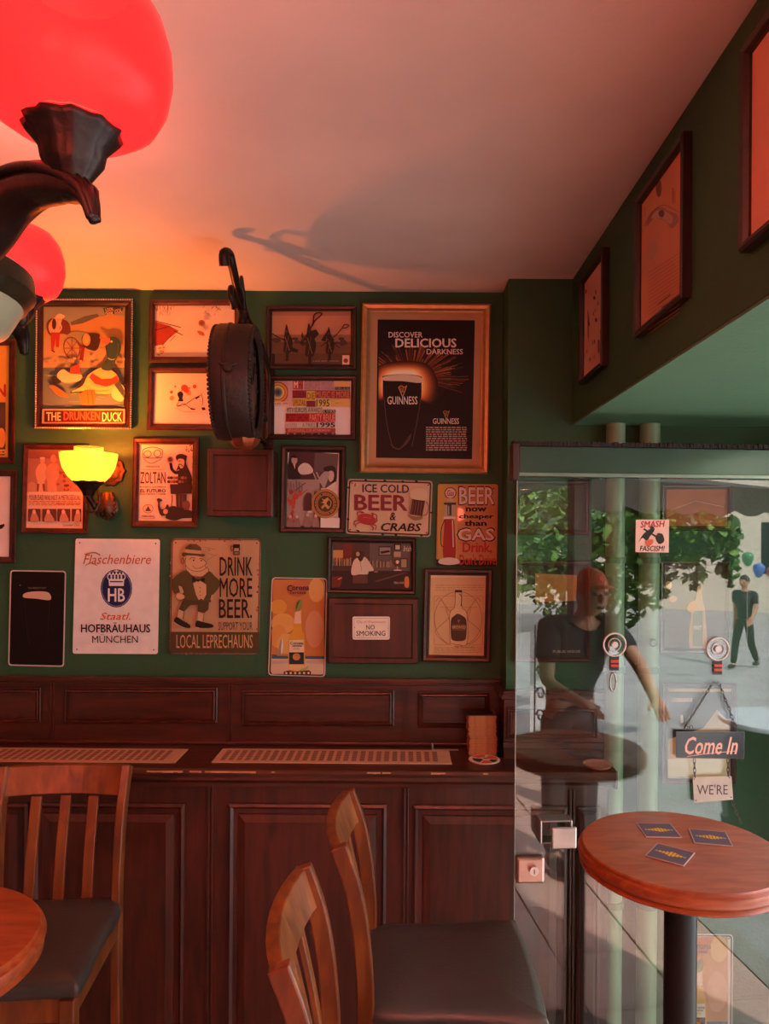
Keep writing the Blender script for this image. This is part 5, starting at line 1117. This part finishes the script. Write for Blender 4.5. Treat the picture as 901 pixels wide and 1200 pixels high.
# --- suction hooks
RUB = mat('black_rubber', '#17120f', .5); CLR = glass_mat('clear_plastic', .12, (.85, .85, .85))
def hook(px, py, label, ring=True, strap=True):
    c = GLASS.pt(px, py); z = c.z; u_ = (c - GP).dot(GD); r = 13.2 * 2.14 / F
    def P(x, y, zz): return GP + GD * (u_ + x) + GN * y + Vector((0, 0, z + zz))
    t = thing('suction_hook', P(0, .005, 0), label, 'hook')
    def disc(rad, y0, y1, nm, m):
        b = B(); b.tube([P(0, y0, 0), P(0, y1, 0)], rad, 28, True); return mk(nm, b, m, t, smooth=True)
    def torus(rad, y, tr, nm, m, sub=t):
        b = B(); pts = [P(rad * math.cos(2 * PI * k / 28), y, rad * math.sin(2 * PI * k / 28)) for k in range(29)]; b.tube(pts, tr, 7); return mk(nm, b, m, sub, smooth='all')
    torus(r, .0075, .0028, 'cup_rim', mat('frosty_plastic', '#c9b8b4', .3)); disc(r * .98, .0048, .0058, 'suction_cup', CLR); torus(r * .55, .008, .0014, 'cup_ring', mat('frosty_plastic', '')); disc(r * .28, .0062, .012, 'cup_knob', mat('frosty_plastic', ''))
    if strap:
        b = B(); 
        for k in range(2): b.tube([P(-.012, .008, -.048 - k * .013), P(.012, .008, -.048 - k * .013)], .0045, 8)
        mk('red_band', b, mat('band_red', '#b8402e', .45), t, smooth=True)
        b = B(); b.hull8([P(-.014, .0055, -.075), P(.014, .0055, -.075), P(.014, .0055, -.034), P(-.014, .0055, -.034)], [P(-.014, .0062, -.075), P(.014, .0062, -.075), P(.014, .0062, -.034), P(-.014, .0062, -.034)]); mk('strap', b, RUB, t)
    if ring:
        b = B(); b.tube([P(.009 * math.cos(2 * PI * k / 20) - .004, .008, -.108 + .026 * math.sin(2 * PI * k / 20)) for k in range(21)], .002, 6); mk('steel_loop', b, SS, t, smooth='all')
    return P
hook(719, 755, 'left suction cup hook on the glass with red bands and an empty steel loop')
hook(839.5, 760, 'right suction cup hook on the glass, holding the chains of the come in sign', ring=False)
# --- chains + signs
def chain(parent, a, b_, name='chain', n=None, lw=.0035):
    a, b_ = Vector(a), Vector(b_); L_ = (b_ - a).length; n = n or max(3, int(L_ / .0125)); d = (b_ - a).normalized(); s = d.cross(GN).normalized(); bb = B()
    for k in range(n):
        c = a.lerp(b_, (k + .5) / n); h = L_ / n * .72; w = s if k % 2 == 0 else GN
        bb.tube([c + d * h * math.cos(2 * PI * i / 10) + w * lw * math.sin(2 * PI * i / 10) for i in range(11)], .0011, 5)
    o = mk(name, bb, mat('chain_metal', '#4a423e', .35, .7), parent); return o
def hsign(Q, off, label, m, name):
    t = thing(name, (GLASS.pt(*Q[2], off) + GLASS.pt(*Q[3], off)) / 2, label, 'sign')
    mk('board', B().hull8([GLASS.pt(x, y, off) for x, y in Q], [GLASS.pt(x, y, off + .004) for x, y in Q]), m, t, bevel=.001); return t
off = .012
t = hsign([(792, 857), (872.5, 857.5), (872, 889.5), (792, 888)], off, 'dark hanging sign with pink script reading Come In on the glass door', mat('dark_acrylic', '#1d1a1c', .2, coat=.3), 'hanging_sign')
A = Art(GLASS, off + .0042); A.Z(680, 640, 3.751)
A.text('Come In', 460, 838, 692, 916, '#e0a08c', .03, .35).line([(470, 925), (560, 912), (690, 900)], 2.5, '#e0a08c', True); A.done(t)
h = GLASS.pt(839, 797, off); 
chain(t, GLASS.pt(836, 799, off + .002), GLASS.pt(802, 853, off + .002)); chain(t, GLASS.pt(842, 799, off + .002), GLASS.pt(864, 857, off + .002))
b = B()
for x in (804, 810): p = GLASS.pt(x, 852, off + .002); b.tube([p + GD * .005 * math.cos(2 * PI * k / 12) + Vector((0, 0, .005 * math.sin(2 * PI * k / 12))) for k in range(13)], .0015, 6)
mk('eyelet', b, mat('chain_metal', ''), t)
t2 = hsign([(811.5, 910.5), (857, 909.5), (859, 937), (813, 941)], off, "small grey-tan plaque reading We're hanging below the come in sign", mat('grey_plaque', '#a8988a', .45, noise=.1), 'hanging_plaque')
A = Art(GLASS, off + .0042); A.Z(680, 640, 3.751)
A.text("WE'RE", 512, 1048, 648, 1092, '#4a3f3e', .005)
for x, y in ((500, 1024), (656, 1018), (508, 1118), (662, 1104)): A.ell(x, y, 3, 3, '#3a302e', n=8)
A.done(t2)
chain(t2, GLASS.pt(813.5, 889, off + .002), GLASS.pt(814, 911, off + .002)); chain(t2, GLASS.pt(853, 889, off + .002), GLASS.pt(853, 910, off + .002)); chain(t2, GLASS.pt(858, 939, off + .002), GLASS.pt(868, 965, off + .002))
# ================================================================ the street side (seen in the reflections of the door)
ZG = -.6
STREET = mat('street_asphalt', '#9c9a98', .8, noise=.15, nscale=2)
struct('floor_street', B().box((XR + .1, -26, ZG - .1), (26, 12, ZG)), STREET, 'pale paved street outside the open front')
# striped/pale building across the street
def bx(p, q): return (min(p[0], q[0]), min(p[1], q[1]), min(p[2], q[2])), (max(p[0], q[0]), max(p[1], q[1]), max(p[2], q[2]))
def facing_slab(b, c, w, h, th, z0):
    """upright slab at ground point c facing the door glass"""
    d = (Vector((c.x, c.y, 0)) - Vector((.9, 2.1, 0))).normalized(); s = Vector((-d.y, d.x, 0))
    P = [c + s * w / 2, c - s * w / 2, c - s * w / 2 + d * th, c + s * w / 2 + d * th]
    return b.hull8([Vector((p.x, p.y, z0)) for p in P], [Vector((p.x, p.y, z0 + h)) for p in P])
c = mp(760, 700, 24); t = thing('building', (c.x, c.y, ZG), 'cream rendered building across the street, seen reflected in the door glass', 'building')
mk('facade', facing_slab(B(), Vector((c.x, c.y, 0)), 26, 9, .5, ZG), mat('cream_render', '#d6cbb8', .8), t)
d = (Vector((c.x, c.y, 0)) - Vector((.9, 2.1, 0))).normalized(); s = Vector((-d.y, d.x, 0))
for k in range(7):
    for j in range(2):
        p = Vector((c.x, c.y, 0)) + s * (-10.5 + k * 3.5) - d * .03; o = mk('window', facing_slab(B(), p, 1.2, 1.6, .02, ZG + 1.2 + j * 3.2), mat('dark_pane', '#2b3238', .15), t)
# ivy wall: leaves
def leaf_mass(name, centers, n, size, cols, label, cat, seed):
    rr = random.Random(seed); c0 = centers[0][0]
    t = thing(name, (c0.x, c0.y, ZG), label, cat)
    b = B(); b2 = B()
    for c, r in centers:
        b2.tube([(c.x, c.y, ZG if c.z < 1 else c.z - r.z), (c.x + .02, c.y, c.z)], [.03, .015], 7)
    tot = sum(r.x * r.z for _, r in centers)
    for c, r in centers:
        for k in range(int(n * r.x * r.z / tot)):
            v = Vector((rr.gauss(0, 1), rr.gauss(0, 1), rr.gauss(0, 1))).normalized() * rr.uniform(.35, 1) ** .5
            p = c + Vector((v.x * r.x, v.y * r.y, v.z * r.z)); s_ = size * rr.uniform(.6, 1.3)
            M = Matrix.Rotation(rr.uniform(0, 6.3), 3, 'Z') @ Matrix.Rotation(rr.uniform(-1.2, 1.2), 3, 'X')
            q = [b.bm.verts.new(p + M @ (Vector(w_) * s_)) for w_ in ((0, -.5, 0), (.42, -.1, .06), (.2, .35, .02), (0, .6, -.05), (-.2, .35, .02), (-.42, -.1, .06))]
            b.bm.faces.new(q).material_index = rr.randrange(len(cols))
    o = mk('foliage', b, cols, t); o['kind'] = 'stuff'; mk('stem', b2, mat('bark', '#4a3a2c', .8), t)
LF = [mat('leaf_a', '#4f7a30', .5), mat('leaf_b', '#6f9a3e', .5), mat('leaf_c', '#35591f', .5)]
V = Vector
cs = []
for px, py, dp, rx, rz in ((640, 600, 11, 1.0, .55), (620, 640, 10, .7, .5), (700, 612, 9, .8, .35), (690, 650, 8.5, .7, .5), (730, 680, 8, .5, .5), (745, 620, 8, .6, .4), (790, 612, 8, .6, .35), (830, 622, 8, .4, .3), (850, 640, 8, .18, .3), (855, 665, 8, .12, .22), (800, 640, 8.2, .35, .25), (770, 660, 8.2, .3, .3), (815, 660, 8.2, .16, .3), (660, 690, 9.5, .5, .4)):
    cs.append((mp(px, py, dp), V((rx, rx * .5, rz))))
leaf_mass('climbing_ivy', cs, 4200, .13, LF, 'leafy green climber hanging along the street front, seen reflected in the glass', 'plant', 4)
cs = [(mp(px, py, 18), V((r, r, r * .8))) for px, py, r in ((620, 560, 2.2), (690, 575, 2.0), (600, 640, 1.6), (740, 560, 1.8))]
leaf_mass('street_tree', cs, 2600, .3, [mat('leaf_light', '#7fa050', .5), LF[1]], 'light green street tree farther off in the reflection', 'tree', 8)
# awning with scalloped valance
AWN = mat('awning_cloth', '#3f332c', .85)
a, c = mp(684, 596, 5.6), mp(960, 617, 7.5)
t = thing('awning', ((a.x + c.x) / 2, (a.y + c.y) / 2, a.z), 'dark awning with a scalloped edge over the street front', 'awning')
b = B(); n = 72; L_ = (c - a); s = V((L_.x, L_.y, 0)).normalized(); nn = V((-s.y, s.x, 0))
top, bot = [], []
for i in range(n + 1):
    f = i / n; p = a + L_ * f; sc_ = abs(math.sin(f * PI * 7)) * .05
    bot.append(V((p.x, p.y, a.z - sc_ + .03))); top.append(V((p.x, p.y, a.z + .24)))
for i in range(n): b.hull8([bot[i], bot[i + 1], top[i + 1], top[i]], [q + nn * .004 for q in (bot[i], bot[i + 1], top[i + 1], top[i])])
mk('valance', b, AWN, t)
b = B(); w0 = V((XR + .13, a.y + .3, ZS + .35)); w1 = V((XR + .13, c.y, ZS + .35))
b.hull8([top[0], top[-1], w1, w0], [q + V((0, 0, .006)) for q in (top[0], top[-1], w1, w0)]); mk('awning_cloth', b, AWN, t)
# ceiling spots in the beam underside
for px, py, lab in ((730, 560, 'right warm round spotlight under the beam, reflected in the glass'), (665, 574, 'left warm round spotlight under the beam, reflected in the glass')):
    p = mz(px, py, ZS - .007); x = min(XR - .1, max(XB + .1, p.x)); p = V((x, p.y, ZS - .0065))
    t = thing('spotlight', p, lab, 'lamp')
    mk('spot_ring', B().lathe(p, [(.050, 0), (.048, -.006), (.040, -.006), (.038, -.001)], 24, cap0=False, cap1=False), SS, t, smooth=True)
    mk('spot_lens', B().lathe(p, [(.038, -.0012), (.037, -.003)], 20), mat('spot_glow', '#ffd9a0', emit='#ffc070', estr=9), t)
# iron scroll railing outside
p0, p1 = mp(627, 735, 6.4), mp(655, 735, 6.2); rt = thing('iron_railing', ((p0.x + p1.x) / 2, p0.y, ZG), 'black scrolled iron railing at the street front, reflected at the left of the glass', 'railing')
IR = mat('black_iron', '#1b1a1a', .5, .5)
s = (p1 - p0); s.z = 0; W_ = s.length; s.normalize()
for k in range(3): q = V((p0.x, p0.y, 0)) + s * (W_ * k / 2); mk('upright', B().tube([q + V((0, 0, ZG)), q + V((0, 0, 1.0))], .008, 6), IR, rt)
b = B()
for j in range(7):
    for k in range(2):
        for sg in (-1, 1):
            q = V((p0.x, p0.y, 0)) + s * (W_ * (k + .5) / 2) + V((0, 0, -.35 + j * .19)); r = .05
            b.tube([q + s * sg * (r * (1 - i / 22) * math.cos(i * .42)) + V((0, 0, r * (1 - i / 22) * math.sin(i * .42) * 1.3)) for i in range(18)], .005, 5)
mk('scrollwork', b, IR, rt)
p = mp(640, 780, 7.0); t = thing('white_backdrop', (p.x, p.y, ZG), 'added white cloth backdrop for the bright street behind the iron railing', 'screen'); mk('cloth', facing_slab(B(), V((p.x, p.y, 0)), .30, 1.45, .02, ZG), mat('white_cloth', '#e6e6e6', .8), t)  # added white sheet stands in for the bright street behind the scrollwork
# timber jamb near the camera (dark strip in the reflection)
p = mp(676, 1000, 4.75); t = struct('trim_7', B().box((p.x - .06, p.y - .06, -.0), (p.x + .06, p.y + .06, ZS - .007)), MAHOG, 'slim dark timber post of the street front', bevel=.005)

# outside barrel table
p = mz(897, 842, .45); p = mirror(aty(905, 842, 4.9)); zt2 = p.z
t = thing('barrel_table', (p.x, p.y, ZG), 'dark barrel with a pale round top standing on the street', 'table')
mk('barrel', B().lathe((p.x, p.y, 0), [(.24, ZG), (.29, ZG + (zt2 - ZG) * .3), (.31, (ZG + zt2) / 2), (.29, ZG + (zt2 - ZG) * .75), (.25, zt2 - .03)], 28), DARKF, t, smooth=True)
for f in (.15, .4, .65, .85): mk('hoop', B().lathe((p.x, p.y, ZG + (zt2 - ZG) * f), [(.305, -.015), (.313, -.015), (.313, .015), (.305, .015)], 28, cap0=False, cap1=False), IR, t, smooth=True)
mk('pale_top', B().lathe((p.x, p.y, zt2), [(.33, -.028), (.335, -.01), (.33, 0)], 40), mat('pale_top', '#c4cdd4', .25), t, smooth=True)

# ---------------------------------------------------------------- people
def skin(name, chains, m, parent, sub=1):
    """chains: list of lists of (point, radius); first chain's first point is the root"""
    bm = bmesh.new(); lay = bm.verts.layers.skin.verify(); first = True; known = {}
    for ch in chains:
        prev = None
        for p, r in ch:
            key = tuple(round(x, 4) for x in p)
            if key in known: v = known[key]
            else:
                v = bm.verts.new(p); v[lay].radius = (r, r); known[key] = v
                if first: v[lay].use_root = True; first = False
            if prev is not None and prev is not v:
                try: bm.edges.new((prev, v))
                except ValueError: pass
            prev = v
    me = bpy.data.meshes.new(name); bm.to_mesh(me); bm.free(); me.materials.append(m)
    o = bpy.data.objects.new(name, me); COL.objects.link(o); o.parent = parent
    md = o.modifiers.new('skin', 'SKIN'); md.use_smooth_shade = True
    md = o.modifiers.new('sub', 'SUBSURF'); md.levels = sub; md.render_levels = sub
    return o
def person(loc, rot, label, H, pose, skinm, top, trou, hair, cap=None, hands=True):
    """pose: dict of joints in local metres for a 1.75 m figure facing local +y"""
    t = thing('person', loc, label, 'person'); t.rotation_euler.z = rot; k = H / 1.75; t.scale = (k, k, k)
    J = {n: V(p) for n, p in pose.items()}
    body = [[(J['pelvis'], .10), (J['waist'], .095), (J['chest'], .125), (J['neck0'], .055), (J['neck1'], .05), (J['head'], .075), (J['crown'], .06)]]
    for s in 'LR':
        body.append([(J['chest'], .125), (J['sh' + s], .055), (J['el' + s], .042), (J['wr' + s], .028), (J['hand' + s], .034)])
        body.append([(J['pelvis'], .10), (J['hip' + s], .085), (J['kn' + s], .055), (J['an' + s], .038), (J['toe' + s], .032)])
    if hands:
        for s in 'LR':
            w_, h_ = J['wr' + s], J['hand' + s]; d = (h_ - w_).normalized(); sd = d.cross(V((0, 0, 1))); sd = (sd if sd.length > .1 else V((1, 0, 0))).normalized()
            for i, (o_, ln) in enumerate(((-.026, .065), (-.009, .078), (.009, .072), (.026, .055))):
                a = h_ + sd * o_ + d * .02; body.append([(h_, .034), (a, .010), (a + d * ln * .5 + V((0, 0, -.006)), .0085), (a + d * ln + V((0, 0, -.018)), .007)])
            sgn = 1 if s == 'L' else -1
            a = h_ - d * .02 + sd * .03 * sgn; body.append([(h_, .034), (a, .011), (a + d * .03 + sd * .022 * sgn, .009), (a + d * .055 + sd * .026 * sgn, .0075)])
    bo = skin('body', body, skinm, t)
    hd = J['head']; fr = pose.get('face', V((0, 1, 0))); fr = V(fr).normalized(); rt_ = fr.cross(V((0, 0, 1))).normalized()
    b = B(); b.ball(hd + V((0, 0, .015)), .1, 18, (.80, .95, 1.2)); b.ball(hd + fr * .098 + V((0, 0, -.005)), .017, 8, (.8, 1.2, 1.5))
    for q in (-1, 1): b.ball(hd + rt_ * .08 * q, .022, 8, (.5, .8, 1.3))
    mk('head', b, skinm, None, local=True, smooth='all').parent = t
    b = B()
    for q in (-1, 1): b.ball(hd + fr * .088 + rt_ * .032 * q + V((0, 0, .02)), .012, 8)
    b.ball(hd + fr * .088 + V((0, 0, -.055)), .02, 8, (1.2, .5, .35)); mk('face_features', b, mat('face_dark', '#4a2a24', .5), None, local=True, smooth='all').parent = t
    b = B(); b.ball(hd - fr * .014 + V((0, 0, .045)), .106, 16, (.84, .96, 1.02)); mk('cap' if cap else 'hair', b, cap or hair, None, local=True, smooth='all').parent = t
    if cap:
        b = B(); b.ball(hd + fr * .10 + V((0, 0, .055)), .06, 12, (1.1, 1.1, .16)); mk('cap_peak', b, cap, None, local=True, smooth='all').parent = t
    sh = [[(J['pelvis'] - V((0, 0, .04)), .15), (J['pelvis'] + V((0, 0, .06)), .15), (J['waist'], .14), (J['chest'], .155), (J['neck0'] + V((0, 0, -.03)), .085)]]
    for s in 'LR': sh.append([(J['chest'], .155), (J['sh' + s], .078), (J['sh' + s].lerp(J['el' + s], .75), .062)])
    skin('shirt', sh, top, t)
    tr = [[(J['pelvis'] + V((0, 0, .06)), .14), (J['pelvis'] - V((0, 0, .03)), .14)]]
    for s in 'LR': tr.append([(J['pelvis'] - V((0, 0, .03)), .14), (J['hip' + s], .10), (J['kn' + s], .075), (J['an' + s], .06)])
    skin('trousers', tr, trou, t)
    for s in 'LR':
        b = B(); b.ball(J['an' + s].lerp(J['toe' + s], .5) + V((0, 0, -.01)), .07, 12, (.6, 1.9, .62)); mk('shoe', b, mat('shoe_black', '#171515', .5), None, local=True, smooth='all').parent = t
    return t
STAND = dict(pelvis=(0, 0, .95), waist=(0, 0, 1.1), chest=(0, 0, 1.32), neck0=(0, 0, 1.46), neck1=(0, .01, 1.52), head=(0, .02, 1.62), crown=(0, .02, 1.68),
             shL=(-.19, 0, 1.41), elL=(-.26, -.05, 1.13), wrL=(-.25, .06, .90), handL=(-.25, .08, .83), shR=(.19, 0, 1.41), elR=(.26, -.02, 1.13), wrR=(.25, .10, .91), handR=(.25, .13, .84),
             hipL=(-.09, 0, .88), knL=(-.10, .02, .48), anL=(-.10, 0, .08), toeL=(-.10, .13, .045), hipR=(.09, 0, .88), knR=(.10, .02, .48), anR=(.10, 0, .08), toeR=(.10, .13, .045))
walk = dict(STAND); walk.update(knL=(-.09, .16, .50), anL=(-.09, .24, .09), toeL=(-.09, .36, .05), knR=(.09, -.06, .48), anR=(.09, -.32, .12), toeR=(.09, -.22, .05), elL=(-.25, -.12, 1.14), wrL=(-.24, -.10, .9), handL=(-.24, -.08, .83), elR=(.25, .06, 1.14), wrR=(.24, .22, .97), handR=(.24, .27, .92))
SKN = mat('skin_tone', '#b98468', .5)
p = mz(872, 783, ZG)
person((p.x, p.y, ZG), math.radians(60), 'person in dark clothes walking along the street, seen reflected at the right of the glass', 1.66, walk, SKN, mat('dark_shirt', '#22262e', .8), mat('dark_trousers', '#1c1e24', .8), mat('dark_hair', '#1d1613', .6))
lean = dict(STAND); lean.update(chest=(0, .10, 1.28), neck0=(0, .16, 1.40), neck1=(0, .19, 1.45), head=(0, .24, 1.53), crown=(0, .26, 1.6), shL=(-.19, .12, 1.36), shR=(.19, .12, 1.36), waist=(0, .03, 1.1),
            elR=(.22, .34, 1.18), wrR=(.16, .56, 1.06), handR=(.14, .63, 1.03), elL=(-.24, .2, 1.08), wrL=(-.16, .38, 1.02), handL=(-.13, .44, 1.0))
p = mp(690, 700, 3.75)
person((p.x - .02, p.y - .22, 0), math.radians(-8), 'person in orange cap and black T-shirt reaching forward, reflected in the glass', 1.68, lean, SKN, mat('black_tshirt', '#19181a', .8), mat('dark_trousers', ''), mat('dark_hair', ''), cap=mat('orange_cap', '#d8552c', .6))
# balloons / bright goods at the far right of the reflection
rr = random.Random(21)
for i, (px, py, cc, nm) in enumerate(((889, 668, '#4a6fb8', 'blue'), (876, 655, '#4f8a5a', 'green'), (905, 672, '#b84a52', 'red'))):
    p = mp(px, py, 11.5); t = thing('balloon', p, nm + ' balloon tied up across the street, reflected at the right edge of the glass', 'balloon')
    mk('skin', B().lathe(p, [(.001, -.12), (.04, -.10), (.08, -.03), (.09, .03), (.08, .07), (.04, .10), (.001, .11)], 16), mat('balloon_%d' % i, cc, .3), t, smooth='all'); mk('string', B().tube([p - V((0, 0, .14)), V((p.x, p.y, ZG))], .003, 5), mat('string', '#c9c2b8', .8), t)
